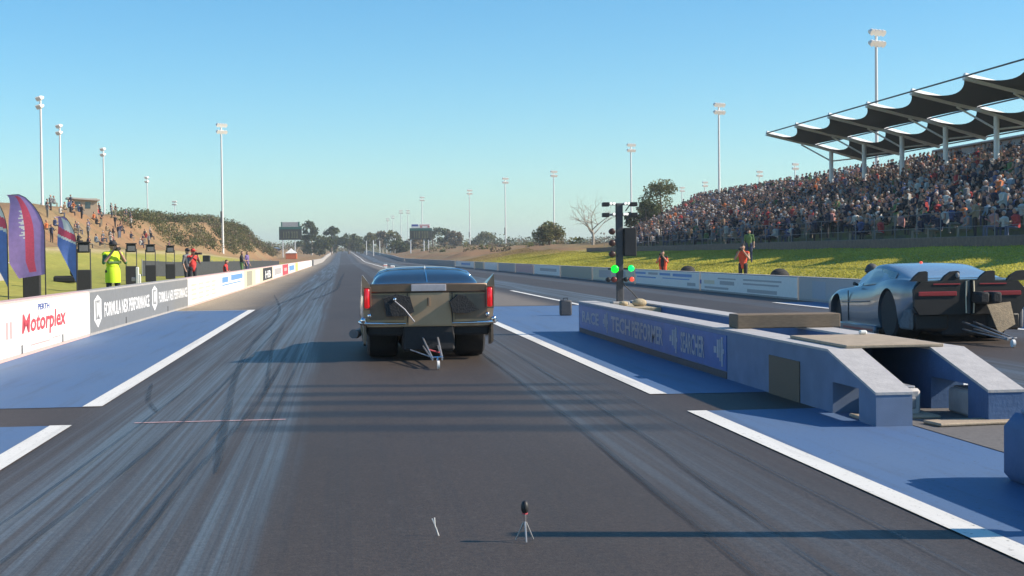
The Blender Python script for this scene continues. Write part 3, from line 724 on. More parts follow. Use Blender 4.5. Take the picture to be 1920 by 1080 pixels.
# mini tripod
t = thing('tripod', 'tiny tripod with a round dark microphone standing on the track', 'tripod', (.96, 7.66, .0))
for a in (-pi/2, pi*.17, pi*.83):
    MB().tube([(0, 0, .115), (.055*cos(a), .055*sin(a), .006)], [.006, .004], 6).build('leg', 'steel', t)
MB().tube([(0, 0, .105), (0, 0, .155)], .009, 8).build('stem', 'chrome', t)
mb = MB(); mb.sphere((0, 0, .185), (.022, .026, .038), 14); mb.build('head', 'black', t, 60)
MB().tube([(0, 0, .148), (0, 0, .158)], .015, 8).build('collar', 'print_red', t)
t = thing('wire_marker', 'tiny pale wire marker lying on the track left of the tripod', 'marker', (.51, 7.9, 0))
MB().tube([(0, 0, 0), (-.02, 0, .06), (-.022, 0, .10)], .004, 5).build('wire', 'flood', t); MB().tube([(-.02, 0, .06), (-.035, 0, .095)], .004, 5).build('prong', 'flood', t)
# unseen post added just outside the frame to cast the shadow across the lane
t = thing('shadow_post', 'grey post added out of frame to cast a shadow over the lane', 'post', (4.6, 9.6, 0))
MB().bbox(-.07, .07, -.07, .07, 0, 2.62, .02).build('post', 'mid_grey', t); MB().bbox(-.14, .14, -.11, .11, 1.0, 1.5, .02).build('shadow_box', 'dark_grey', t)
t.location = (5.0, 7.15, 0)

# ------------------------------------------------------------------ race cars
def catmull(p0, p1, p2, p3, t):
    return .5*((2*p1)+(-p0+p2)*t+(2*p0-5*p1+4*p2-p3)*t*t+(-p0+3*p1-3*p2+p3)*t**3)
def loft(stations, ny=6, nprof=3, close=True, y_range=None):
    """stations [(y, [(x, z), ...half profile, bottom centre to top centre])] -> MB, mirrored, smooth along y and the profile"""
    S = []
    for i in range(len(stations)-1):
        q = [stations[max(0, i-1)], stations[i], stations[i+1], stations[min(len(stations)-1, i+2)]]
        for k in range(ny+(1 if i == len(stations)-2 else 0)):
            t = k/ny
            S.append((q[1][0]+(q[2][0]-q[1][0])*t, [(max(0, catmull(*[s[1][j][0] for s in q], t)), catmull(*[s[1][j][1] for s in q], t)) for j in range(len(q[1][1]))]))
    out = []
    for y, half in S:
        if y_range and not (y_range[0]-1e-6 <= y <= y_range[1]+1e-6): continue
        fine = []
        for i in range(len(half)-1):
            q = [half[max(0, i-1)], half[i], half[i+1], half[min(len(half)-1, i+2)]]
            for k in range(nprof):
                t = k/nprof
                # soften the polyline a little
                fine.append((q[1][0]+(q[2][0]-q[1][0])*t, q[1][1]+(q[2][1]-q[1][1])*t) if i in (0,) else (max(0, catmull(*[p[0] for p in q], t)), catmull(*[p[1] for p in q], t)))
        fine.append(half[-1])
        ring = [(x, y, z) for x, z in fine]
        mir = [(-x, y, z) for x, z in fine[::-1] if x > 1e-6]
        out.append(ring+mir)
    n = len(out[0]); mb = MB(); vs = sum(out, []); fs = []
    for i in range(len(out)-1):
        if close:
            for k in range(n): j = (k+1) % n; fs.append((i*n+k, i*n+j, i*n+n+j, i*n+n+k))
        else:
            for k in range(n-1): fs.append((i*n+k, i*n+k+1, i*n+n+k+1, i*n+n+k))
    if close: fs += [tuple(range(n-1, -1, -1)), tuple(range((len(out)-1)*n, len(out)*n))]
    mb.add(vs, fs); return mb
def cut_arches(ob, arches):
    """wheel arches: (y, z, radius, x0, x1)"""
    dgo = []
    bm = bmesh.new(); bm.from_mesh(ob.data); bmesh.ops.remove_doubles(bm, verts=bm.verts, dist=1e-5); bmesh.ops.recalc_face_normals(bm, faces=bm.faces); bm.to_mesh(ob.data); bm.free()
    for (y, z, r, x0, x1) in arches:
        for s in (-1, 1):
            a, b_ = sorted((s*x0, s*x1))
            mb = MB(); mb.disc_x((0, y, z), [(a, r), (b_, r)], 32); mb.f = [f[::-1] for f in mb.f]; c = link('cutter', mb.mesh('cutter', 'black_matt'), ob.parent)
            md = ob.modifiers.new('b', 'BOOLEAN'); md.operation = 'DIFFERENCE'; md.object = c; md.solver = 'EXACT'; dgo.append(c)
    bpy.context.view_layer.update()
    dg = bpy.context.evaluated_depsgraph_get(); me = bpy.data.meshes.new_from_object(ob.evaluated_get(dg)); None
    ob.modifiers.clear(); ob.data = me
    for c in dgo: bpy.data.objects.remove(c)
    me.polygons.foreach_set('use_smooth', [True]*len(me.polygons)); me.set_sharp_from_angle(angle=radians(32))
def wheel(parent, x, y, r, wd, rim_r, mirror):
    mb = MB(); h = wd/2; mb.disc_x((x, y, r), [(-h, r*.62), (-h, r*.86), (-h*.86, r*.97), (-h*.6, r), (h*.6, r), (h*.86, r*.97), (h, r*.86), (h, r*.62)], 32)
    ty = mb.build('tyre', 'rubber', parent, 35)
    s = mirror
    mb = MB(); mb.disc_x((x+s*(h-.035), y, r), [(-.02, rim_r), (.02, rim_r), (.028, rim_r*.9), (.0, rim_r*.5), (.012, rim_r*.2)] if s > 0 else [(-.012, rim_r*.2), (0, rim_r*.5), (-.028, rim_r*.9), (-.02, rim_r), (.02, rim_r)], 24)
    mb.build('rim', 'rim', ty, 30)
    return ty

def gold_car(loc):
    t = thing('drag_car', 'gold finned drag race car seen from behind in the near lane', 'race car', loc)
    st = [(0.0, [(0, .50), (.80, .50), (.91, .55), (.955, .74), (.95, .96), (.915, 1.07), (.82, 1.105), (0, 1.125)]),
          (.35, [(0, .40), (.82, .40), (.95, .47), (.985, .70), (.97, .95), (.93, 1.06), (.82, 1.10), (0, 1.125)]),
          (.95, [(0, .28), (.85, .28), (.975, .38), (1.0, .66), (.975, .92), (.92, 1.03), (.80, 1.07), (0, 1.10)]),
          (1.9, [(0, .17), (.85, .17), (.94, .25), (.965, .6), (.935, .86), (.88, .95), (.77, 1.0), (0, 1.02)]),
          (3.0, [(0, .15), (.85, .15), (.93, .22), (.95, .55), (.92, .8), (.86, .88), (.75, .92), (0, .95)]),
          (4.2, [(0, .17), (.82, .17), (.90, .24), (.925, .52), (.90, .74), (.84, .81), (.72, .85), (0, .89)]),
          (4.85, [(0, .28), (.66, .28), (.78, .32), (.82, .5), (.80, .62), (.74, .69), (.62, .73), (0, .76)])]
    body = loft(st).build('body', 'gold', t, 32)
    cut_arches(body, [(.92, .44, .50, .46, 1.2), (3.80, .33, .37, .6, 1.2)])
    # greenhouse in three lofted pieces
    cab = [(.62, [(0, 1.0), (.80, 1.0), (.815, 1.03), (.80, 1.07), (.70, 1.11), (.4, 1.118), (0, 1.12)]),
           (.95, [(0, 1.0), (.80, 1.0), (.80, 1.10), (.74, 1.19), (.60, 1.235), (.3, 1.245), (0, 1.25)]),
           (1.35, [(0, .98), (.79, .98), (.775, 1.12), (.70, 1.25), (.56, 1.305), (.3, 1.325), (0, 1.33)]),
           (1.9, [(0, .95), (.79, .95), (.77, 1.12), (.69, 1.27), (.56, 1.325), (.3, 1.345), (0, 1.35)]),
           (2.4, [(0, .92), (.79, .92), (.77, 1.08), (.69, 1.23), (.56, 1.295), (.3, 1.32), (0, 1.33)]),
           (3.1, [(0, .90), (.78, .90), (.775, .92), (.75, .935), (.6, .945), (.3, .955), (0, .96)])]
    loft(cab, 6, 4, True, (.62, 1.35)).build('rear_window', 'glass', t, 40)
    loft(cab, 6, 4, True, (1.35, 2.4)).build('roof', 'gold', t, 40)
    loft(cab, 6, 4, True, (2.4, 3.1)).build('windscreen', 'glass', t, 40)
    arc = [(-.795, 1.30, .99), (-.78, 1.31, 1.12), (-.745, 1.32, 1.20), (-.68, 1.335, 1.275), (-.56, 1.345, 1.315), (-.3, 1.35, 1.335), (0, 1.35, 1.34)]
    arc = arc+[(-x, y, z) for x, y, z in arc[-2::-1]]
    MB().tube(arc, .016, 8).build('window_trim', 'chrome', t, 60)
    MB().tube([(.02, .66, 1.128), (.02, .95, 1.258), (.02, 1.33, 1.335)], .009, 6).build('window_divider', 'chrome', t, 60)
    MB().tube([(.02, 1.30, 1.34), (.02, 1.30, 1.375)], [.012, .006], 6).build('aerial', 'gloss_white', t)
    for s in (-1, 1):      # tail fins
        prof = [(-.06, .96), (-.04, 1.25), (.0, 1.26), (.5, 1.17), (1.2, 1.08), (1.75, .98), (1.75, .90)]
        mb = MB(); A = [(s*.965, y, z) for y, z in prof]; n = len(prof)
        B = [(s*(.87 if i in (0, n-1) else .935 if i not in (1, 2) else .952), y, z-(.0 if i not in (0, n-1) else 0)) for i, (y, z) in enumerate(prof)]
        base_in = [(s*.835, y, min(z, 1.09 if y < 1 else .97)) for y, z in prof]
        mb.add(A+B+base_in, [tuple(range(n)), *[(i, i+1, n+i+1, n+i) for i in range(n-1)], *[(n+i, n+i+1, 2*n+i+1, 2*n+i) for i in range(n-1)], (0, n, n+1, 1), (n, 2*n, 2*n+1, n+1)])
        f = mb.build('tail_fin', 'gold', t, 30)
        # tall taillight let into the fin end
        mb = MB(); mb.bbox(s*.895-.042, s*.895+.042, -.085, -.02, .775, 1.065, .03); mb.build('taillight', 'tail_red', f, 60)
        mb = MB(); mb.tube([(s*.895+.05*(1 if cos(a) > .3 else -1 if cos(a) < -.3 else cos(a)/.3), -.07, .92+.155*(1 if sin(a) > .3 else -1 if sin(a) < -.3 else sin(a)/.3)) for a in [2*pi*k/18 for k in range(19)]], .010, 6); mb.build('light_bezel', 'gold_dark', f, 60)
        mb = MB(); mb.sphere((s*.86, -.03, .665), (.035, .03, .04), 12); mb.build('reverse_light', 'chrome', f, 60)
        # chrome bumper half with wrapped corner
        mb = MB(); mb.tube([(s*.34, -.05, .545), (s*.6, -.06, .548), (s*.86, -.06, .553), (s*.96, -.03, .56), (s*1.0, .12, .565), (s*.995, .3, .56)], [.016, .020, .024, .034, .030, .02], 10, flat=.9)
        mb.build('bumper', 'chrome', t, 50)
        mb = MB(); mb.sphere((s*.95, -.035, .60), (.045, .05, .05), 12); mb.build('bumper_guard', 'chrome', t, 60)
    MB().bbox(-.86, .86, -.045, .06, 1.00, 1.125, .014).build('deck_lip', 'gold_lip', t, 40)
    MB().bbox(-.255, .255, -.062, -.02, 1.015, 1.115, .006).build('plate_panel', 'plate', t)
    # tail panel: raised centre with dark recesses either side
    mb = MB(); mb.prism([(-.30, .52), (.34, .52), (.30, .99), (-.27, .99)], -.045, .02); mb.build('centre_panel', 'gold', t, 20)
    mb = MB(); mb.prism([(-.86, .60), (-.36, .60), (-.36, .97), (-.86, .97)], -.018, .02); mb.build('side_panel', 'gold_dark', t, 20)
    mb = MB(); mb.prism([(.38, .60), (.86, .60), (.86, .97), (.38, .97)], -.018, .02); mb.build('side_panel', 'gold_dark', t, 20)
    for s in (-1, 1):      # parachute packs on struts
        pts = [(s*.66, .92), (s*.48, .98), (s*.28, .94), (s*.22, .72), (s*.34, .66), (s*.62, .66)] if s < 0 else [(.30, .86), (.42, .96), (.52, .95), (.72, .74), (.56, .69), (.34, .70)]
        mb = MB(); mb.prism(pts if s > 0 else pts[::-1], -.20, -.02); mb.build('parachute_pack', 'chute', t)
    MB().tube([(-.52, -.22, .90), (-.36, -.24, .76), (-.22, -.22, .58)], [.007, .010, .009], 8).build('parachute_strap', 'plate', t, 60)
    MB().tube([(.0, -.065, .92), (.0, -.07, .80)], .02, 6).build('latch', 'gold_dark', t)
    MB().sphere((-.50, -.21, .905), (.03, .03, .03), 10).build('release_knob', 'chrome', t, 60)
    for x in (-.31, .345): MB().box(x-.006, x+.006, -.052, -.015, .56, .985).build('panel_gap', 'black', t)
    MB().box(-.86, .86, -.030, -.012, .988, .997).build('panel_gap', 'black', t)
    # chassis, axle and diffuser below
    MB().bbox(-.38, .38, .0, 3.9, .14, .52, .03).build('chassis_floor', 'black_matt', t)
    MB().tube([(-.75, .92, .44), (.75, .92, .44)], .09, 10).build('axle', 'black', t); MB().sphere((0, .9, .42), (.19, .19, .19), 12).build('differential', 'black', t, 60)
    MB().bbox(-.90, .90, .10, .34, .36, .56, .03).build('rear_valance', 'black_matt', t)
    for s in (-1, 1):
        wheel(t, s*.655, .92, .44, .46, .20, s); mb = MB(); mb.prism([(.0, .26), (.42, .20), (.42, .56), (.0, .56)], *sorted((s*.915, s*.95)), axis='x'); mb.build('quarter_skirt', 'gold_dark', t); wheel(t, s*.74, 3.80, .31, .14, .19, s)
    MB().tube([(-.95, 2.7, .30), (-1.03, 2.3, .28), (-1.08, 1.95, .30)], [.06, .07, .075], 10).build('exhaust', 'mid_grey', t, 60)
    MB().tube([(.95, 2.7, .30), (1.03, 2.3, .28), (1.06, 1.95, .30)], [.05, .06, .065], 10).build('exhaust', 'black', t, 60)
    # wheelie bar
    wb = MB().tube([(-.11, .75, .42), (-.045, -1.55, .14)], .014, 6).build('wheelie_bar', 'steel', t)
    MB().tube([(.15, .75, .42), (.085, -1.55, .14)], .014, 6).build('strut', 'steel', wb)
    MB().tube([(-.11, .75, .25), (-.045, -1.55, .12)], .012, 6).build('strut', 'steel', wb)
    MB().tube([(.15, .75, .25), (.085, -1.55, .12)], .012, 6).build('strut', 'steel', wb)
    MB().tube([(-.075, -.9, .22), (.1, -.9, .17)], .012, 6).build('cross_tube', 'print_red', wb)
    MB().tube([(-.06, -1.5, .15), (.10, -1.5, .15)], .014, 6).build('cross_tube', 'chrome', wb)
    MB().tube([(.02, -1.5, .15), (.02, -1.72, .065)], .016, 6).build('fork', 'chrome', wb)
    mb = MB(); mb.disc_x((.02, -1.74, .062), [(-.016, .04), (-.016, .058), (.016, .058), (.016, .04)], 18); mb.build('wheelie_wheel', 'flood', wb, 40)
    MB().tube([(-.30, -.6, .20), (-.18, -.95, .17), (-.05, -1.3, .14)], .008, 6).build('brace', 'steel', wb)
    return t
gold = gold_car((1.25, 21.05, .002))

def silver_car(loc, rz):
    t = thing('drag_car', 'silver fastback drag race car with black tail in the far lane', 'race car', loc, rz)
    st = [(0.0, [(0, .46), (.70, .46), (.84, .50), (.905, .66), (.90, .84), (.85, .94), (.74, .975), (0, 1.0)]),
          (.35, [(0, .28), (.80, .28), (.93, .34), (.965, .60), (.955, .84), (.90, .96), (.78, 1.0), (0, 1.02)]),
          (.95, [(0, .20), (.84, .20), (.96, .28), (.99, .58), (.975, .84), (.915, .965), (.80, 1.0), (0, 1.02)]),
          (1.8, [(0, .13), (.84, .13), (.93, .20), (.95, .52), (.925, .76), (.87, .87), (.76, .92), (0, .95)]),
          (2.9, [(0, .12), (.83, .12), (.91, .18), (.93, .48), (.905, .70), (.85, .79), (.73, .84), (0, .88)]),
          (3.9, [(0, .12), (.80, .12), (.89, .18), (.92, .46), (.895, .64), (.83, .72), (.70, .765), (0, .81)]),
          (4.45, [(0, .14), (.66, .14), (.76, .20), (.81, .42), (.79, .56), (.73, .63), (.6, .67), (0, .70)]),
          (4.72, [(0, .20), (.50, .20), (.60, .25), (.66, .40), (.64, .50), (.57, .56), (.45, .59), (0, .61)])]
    body = loft(st).build('body', 'silver', t, 32)
    cut_arches(body, [(.95, .41, .435, .46, 1.2), (3.72, .33, .36, .6, 1.2)])
    cab = [(.30, [(0, .9), (.78, .9), (.785, .95), (.76, .99), (.66, 1.01), (.3, 1.02), (0, 1.02)]),
           (.95, [(0, .9), (.80, .9), (.79, 1.0), (.72, 1.09), (.57, 1.135), (.3, 1.15), (0, 1.155)]),
           (1.6, [(0, .88), (.81, .88), (.80, 1.02), (.74, 1.17), (.61, 1.22), (.3, 1.235), (0, 1.24)]),
           (2.15, [(0, .85), (.81, .85), (.79, 1.0), (.72, 1.165), (.60, 1.22), (.3, 1.235), (0, 1.24)]),
           (2.5, [(0, .82), (.79, .82), (.76, .96), (.67, 1.10), (.54, 1.165), (.3, 1.19), (0, 1.195)]),
           (3.2, [(0, .78), (.77, .78), (.765, .80), (.74, .825), (.6, .845), (.3, .86), (0, .865)])]
    loft(cab, 6, 4, True, (.30, 1.6)).build('rear_window', 'glass_light', t, 40)
    loft(cab, 6, 4, True, (1.6, 2.45)).build('roof', 'silver', t, 40)
    loft(cab, 6, 4, True, (2.45, 3.2)).build('windscreen', 'glass_light', t, 40)
    for s in (-1, 1):
        # side window and dark quarter panel, laid just proud of the cabin side
        def onside(y, f):     # f 0 belt .. 1 roof edge
            zb = lerp_tab([(.9, 1.0), (1.6, .94), (2.2, .90), (2.8, .86)], y); zt = lerp_tab([(.95, 1.10), (1.6, 1.16), (2.15, 1.16), (2.5, 1.10), (3.0, .90)], y)
            xb = lerp_tab([(.9, .80), (2.2, .795), (2.8, .785)], y); xt = lerp_tab([(.95, .735), (1.6, .75), (2.15, .73), (2.5, .70), (3.0, .755)], y)
            return (s*(xb+(xt-xb)*f+.016), y, zb+(zt-zb)*f)
        def strip(name, ys, mk):
            mb = MB(); vs = [];
            for y in ys: vs += [onside(y, .04), onside(y, .55), onside(y, .97)]
            n = len(ys); mb.add(vs, [(3*i+k, 3*i+3+k, 3*i+4+k, 3*i+1+k) for i in range(n-1) for k in (0, 1)]); return mb.build(name, mk, t, 60)
        strip('side_window', [1.72, 1.9, 2.1, 2.3, 2.5, 2.65, 2.8], 'glass_pale'); strip('quarter_window', [1.0, 1.2, 1.4, 1.6, 1.68], 'glass')
        MB().tube([(s*.88, 1.7, .63), (s*.955, 1.9, .60), (s*.945, 2.6, .57), (s*.935, 3.3, .55)], .010, 6).build('side_crease', 'mid_grey', t)
        MB().box(*sorted((s*.925, s*.94)), 2.98, 2.992, .22, .76).build('door_gap', 'dark_grey', t)
        MB().tube([(s*.88, 2.62, .865), (s*.96, 2.6, .89)], [.02, .035], 8).build('mirror', 'black', t)
        MB().bbox(*sorted((s*.90, s*.99)), 1.5, 3.3, .05, .20, .02).build('side_skirt', 'silver', t, 40)
        MB().box(*sorted((s*.985, s*.994)), 1.6, 3.1, .10, .14).build('skirt_stripe', 'dull_red', t)
        # black tail with red lights
        mb = MB(); q = [(s*.04, .44), (s*.82, .44), (s*.90, .56), (s*.91, .84), (s*.80, .96), (s*.04, .985)]
        mb.prism(q if s > 0 else q[::-1], -.075, .012); tp = mb.build('tail_panel', 'black_tail', t, 30)
        MB().bbox(*sorted((s*.22, s*.84)), -.092, -.07, .735, .805, .012).build('taillight', 'dull_red', tp, 30)
        MB().bbox(*sorted((s*.16, s*.60)), -.086, -.07, .91, .93, .004).build('trim_stripe', 'dull_red', tp)
        MB().tube([(s*.06, -.08, .46), (s*.07, -.085, .70), (s*.06, -.08, .97)], .012, 6).build('edge_trim', 'print_cream', tp, 60)
        wheel(t, s*.715, .95, .42, .46, .21, s); MB().bbox(*sorted((s*.86, s*.945)), .04, .5, .20, .52, .03).build('lower_quarter', 'cloth_grey', t, 40); wheel(t, s*.74, 3.72, .32, .15, .19, s)
        MB().bbox(*sorted((s*.30, s*.88)), .02, .22, .18, .46, .04).build('bumper_skin', 'black_tail', t, 40)
    # row of upright spoiler blades on the deck
    for x0, x1 in ((-.95, -.68), (-.46, -.16), (.14, .42), (.62, .95)):
        mb = MB(); mb.prism([(x0, .97), (x1, .97), (x1, 1.115), (x1-.03, 1.13), (x0+(x1-x0)*.55, 1.12), (x0+.06, 1.05)], -.06, .02); mb.build('spoiler_blade', 'black_matt', t, 20)
    MB().sphere((-.2, -.07, 1.06), (.035, .02, .045), 10).build('camera_pod', 'mid_grey', t, 60)
    MB().sphere((-.1, 1.7, 1.245), (.03, .03, .03), 10).build('roof_light', 'red_lamp', t, 60)
    MB().bbox(-.40, .40, .05, 3.8, .10, .48, .03).build('chassis_floor', 'black_matt', t)
    MB().tube([(-.75, .95, .43), (.75, .95, .43)], .09, 10).build('axle', 'black', t)
    for x in (.10, .30): MB().bbox(x-.08, x+.08, -.42, -.08, .62, .80, .03).build('parachute_pack', 'chute', t, 40)
    mb = MB(); mb.add([(.12, -.45, .60), (.52, -.40, .64), (.50, -.62, .30), (.20, -.70, .16), (.14, -.38, .60), (.54, -.33, .64), (.52, -.55, .30), (.22, -.63, .16)],
                      [(0, 1, 2, 3), (7, 6, 5, 4), (0, 4, 5, 1), (1, 5, 6, 2), (2, 6, 7, 3), (3, 7, 4, 0)]); mb.build('parachute_flap', 'chute_tan', t)
    wb = MB().tube([(-.1, .75, .40), (.0, -1.45, .13)], .014, 6).build('wheelie_bar', 'steel', t)
    for a, b_ in (((.12, .75, .40), (.1, -1.45, .13)), ((-.1, .75, .24), (.0, -1.45, .11)), ((.12, .75, .24), (.1, -1.45, .11)), ((-.05, -.8, .2), (.1, -.8, .16)), ((-.03, -1.4, .13), (.16, -1.4, .13))):
        MB().tube([a, b_], .012, 6).build('strut', 'steel', wb)
    mb = MB(); mb.disc_x((.05, -1.52, .06), [(-.02, .04), (-.02, .058), (.02, .058), (.02, .04)], 18); mb.build('wheelie_wheel', 'flood', wb, 40)
    MB().bbox(-.16, .16, 3.2, 3.9, .76, .92, .06).build('bonnet_scoop', 'silver', t, 40)
    return t
silver = silver_car((10.36, 22.95, .002), radians(0)); silver.scale = (1.06, 1.0, 1.05)

# ------------------------------------------------------------------ people
def person(name, label, loc, rz, joints, mats, group=None, hat=None, head_tilt=0):
    """one continuous body: tapered limbs merged by a voxel remesh. joints override the standing defaults (facing +y)."""
    J = dict(pel=(0, 0, .97), bel=(0, .01, 1.12), chest=(0, .0, 1.33), neck=(0, .0, 1.49), head=(0, .025, 1.63),
             shL=(-.185, 0, 1.425), shR=(.185, 0, 1.425), elL=(-.25, -.03, 1.14), elR=(.25, -.03, 1.14), wrL=(-.25, .08, .90), wrR=(.25, .08, .90),
             hiL=(-.095, 0, .92), hiR=(.095, 0, .92), knL=(-.11, .03, .50), knR=(.11, .03, .50), anL=(-.12, -.03, .09), anR=(.12, -.03, .09))
    J.update(joints); J = {k: Vector(v) for k, v in J.items()}
    mb = MB(); bones = []
    def cap(a, b_, ra, rb, tagn, fl=1.0):
        a, b_ = Vector(a), Vector(b_); L = (b_-a).length; n = 6; path = []; rad = []
        d = (b_-a)/max(L, 1e-6)
        for k in range(4): t = (pi/2)*(k/3); path.append(a-d*ra*cos(t)); rad.append(max(.004, ra*sin(t)))
        for k in range(1, 4): t = (pi/2)*(1-k/3); path.append(b_+d*rb*cos(t)); rad.append(max(.004, rb*sin(t)))
        path.insert(4, b_); rad.insert(4, rb)
        mb.tube(path, rad, 12, flat=fl); bones.append((a, b_, (ra+rb)/2, tagn))
    cap(J['pel']+Vector((-.06, 0, 0)), J['pel']+Vector((.06, 0, 0)), .125, .125, 'leg')
    cap(J['pel'], J['bel'], .135, .135, 'torso'); cap(J['bel']+Vector((-.04, 0, 0)), J['chest']+Vector((-.05, 0, 0)), .115, .125, 'torso'); cap(J['bel']+Vector((.04, 0, 0)), J['chest']+Vector((.05, 0, 0)), .115, .125, 'torso')
    cap(J['chest'], J['neck'], .12, .065, 'torso'); cap(J['shL'], J['shR'], .075, .075, 'torso')
    cap(J['neck'], J['head'], .055, .055, 'skin')
    mb.sphere(J['head'], (.078, .098, .122), 16); bones.append((J['head']-Vector((0, 0, .04)), J['head']+Vector((0, 0, .04)), .085, 'head'))
    hd = J['head']; mb.sphere(hd+Vector((0, .10, -.012)), (.016, .022, .024), 8)
    for s in (-1, 1): mb.sphere(hd+Vector((s*.08, -.0, -.01)), (.014, .022, .034), 8)
    for s in 'LR':
        cap(J['sh'+s], J['el'+s], .058, .045, 'arm'); cap(J['el'+s], J['wr'+s], .043, .030, 'fore')
        d = (J['wr'+s]-J['el'+s]).normalized(); side = d.cross(Vector((0, 1, 0))); side = side.normalized() if side.length > .1 else Vector((1, 0, 0))
        palm = J['wr'+s]+d*.055; cap(J['wr'+s], palm+d*.02, .028, .036, 'skin')
        nrm = side.cross(d).normalized()
        for k, L in enumerate((.07, .085, .08, .062)):
            o = side*(.018*(k-1.5)*1.15); a = palm+d*.03+o; b_ = a+d*L*.6+nrm*.012; c = b_+d*L*.3+nrm*.03
            cap(a, b_, .0105, .010, 'skin'); cap(b_, c, .010, .009, 'skin')
        a = palm-side*.03; cap(a, a-side*.03+d*.035, .012, .010, 'skin')
        cap(J['hi'+s], J['kn'+s], .088, .060, 'leg'); cap(J['kn'+s], J['an'+s], .058, .042, 'leg')
        fo = J['an'+s]; cap(fo+Vector((0, -.03, -.045)), fo+Vector((0, .15, -.055)), .042, .036, 'shoe')
    me = mb.mesh(name, 'skin'); ob = bpy.data.objects.new('tmp', me); C.objects.link(ob)
    md = ob.modifiers.new('r', 'REMESH'); md.mode = 'VOXEL'; md.voxel_size = .014
    ms = ob.modifiers.new('s', 'SMOOTH'); ms.iterations = 4; ms.factor = .5
    dg = bpy.context.evaluated_depsgraph_get(); out = bpy.data.meshes.new_from_object(ob.evaluated_get(dg)); bpy.data.objects.remove(ob)
    out.materials.clear(); keys = ['skin', 'hair', 'torso', 'arm', 'fore', 'leg', 'shoe']
    look = {'skin': 'skin', 'hair': 'hair', 'torso': 'cloth_grey', 'arm': None, 'fore': 'skin', 'leg': 'cloth_dark', 'shoe': 'shoe'}; look.update(mats)
    if look['arm'] is None: look['arm'] = look['torso']
    for k in keys: out.materials.append(M[look[k]])
    idx = []
    for p in out.polygons:
        c = p.center; best = None; bd = 1e9
        for a, b_, r, tg in bones:
            ab = b_-a; t = max(0, min(1, (c-a).dot(ab)/max(ab.length_squared, 1e-9))); dd = (c-(a+ab*t)).length-r
            if dd < bd: bd = dd; best = tg
        if best == 'head': best = 'hair' if (c.z > hd.z+.055 or c.y < hd.y-.045) else 'skin'
        idx.append(keys.index(best))
    out.polygons.foreach_set('material_index', idx); out.polygons.foreach_set('use_smooth', [True]*len(out.polygons)); out.update()
    o = link(name, out); o.location = loc; o.rotation_euler = (0, 0, rz); tag(o, label, 'person', group)
    # eyes
    for s in (-1, 1): MB().sphere(hd+Vector((s*.03, .086, .012)), (.011, .008, .008), 8).build('eye', 'black', o, 60)
    if hat == 'cap':
        mb = MB(); mb.sphere(hd+Vector((0, 0, .045)), (.092, .110, .095), 16); o2 = mb.build('cap', mats.get('hat', 'black'), o, 60)
        MB().bbox(hd.x-.07, hd.x+.07, hd.y+.07, hd.y+.19, hd.z+.045, hd.z+.06, .006).build('peak', mats.get('hat', 'black'), o2)
    elif hat == 'hat':
        mb = MB(); mb.sphere(hd+Vector((0, 0, .06)), (.095, .112, .09), 16); o2 = mb.build('hat', mats.get('hat', 'black'), o, 60)
        mb = MB(); mb.tube([hd+Vector((0, 0, .045)), hd+Vector((0, 0, .06))], [.175, .165], 18); mb.build('brim', mats.get('hat', 'black'), o2)
    elif hat == 'helmet':
        mb = MB(); mb.sphere(hd+Vector((0, -.01, .03)), (.125, .145, .145), 18); o2 = mb.build('helmet', mats.get('hat', 'black'), o, 60)
        MB().bbox(hd.x-.085, hd.x+.085, hd.y+.08, hd.y+.145, hd.z-.03, hd.z+.045, .02).build('visor', 'glass', o2, 50)
    return o
CAMPOSE = dict(elL=(-.27, .14, 1.20), elR=(.27, .14, 1.20), wrL=(-.075, .25, 1.50), wrR=(.075, .25, 1.52), head=(0, .045, 1.635))
def held_camera(p, label, mk='black', long=.16):
    mw = Matrix.Translation(p.location) @ Matrix.Rotation(p.rotation_euler.z, 4, 'Z')
    t = thing('photo_camera', label, 'camera', mw @ Vector((0, .29, 1.565)), p.rotation_euler.z)
    MB().bbox(-.07, .07, -.035, .035, -.05, .05, .015).build('body', mk, t); MB().bbox(-.03, .03, -.03, .03, .045, .08, .012).build('viewfinder', mk, t)
    MB().tube([(0, .03, 0), (0, .03+long*.5, 0), (0, .03+long, 0)], [.036, .04, .046], 14).build('lens', mk, t, 40)
def at_px(px, X): return X/bearing(px)
# photographers on the left face the cars (towards the right / camera)
p = person('person', 'photographer in bright yellow vest and brimmed hat behind the left wall', (-6.0, 38.9, .22), radians(-150), CAMPOSE,
           dict(torso='hivis', arm='hivis_green', leg='cloth_dark', hat='cloth_dark'), hat='hat'); held_camera(p, 'black camera held by the photographer in the yellow vest')
p.scale = (1.1, 1.1, 1.0)
MB().tube([(0, .0, .68), (0, .005, .86), (0, .01, 1.02), (0, .01, 1.12)], [.185, .185, .175, .14], 14, flat=.85).build('vest_hem', 'hivis', p, 60)
MB().bbox(-.165, .165, .085, .15, 1.18, 1.24, .01).build('vest_band', 'cloth_green', p)
p = person('person', 'photographer in red shirt and red cap behind the left wall', (-5.95, 58.8, .12), radians(-140), CAMPOSE, dict(torso='cloth_red', arm='cloth_grey', leg='cloth_dark', hat='cloth_red'), hat='cap'); held_camera(p, 'long camera held by the photographer in red', long=.3)
person('person', 'person in dark top and black cap behind the red photographer', (-6.35, 60.6, .16), radians(-120), {}, dict(torso='cloth_grey', hat='black'), hat='cap')
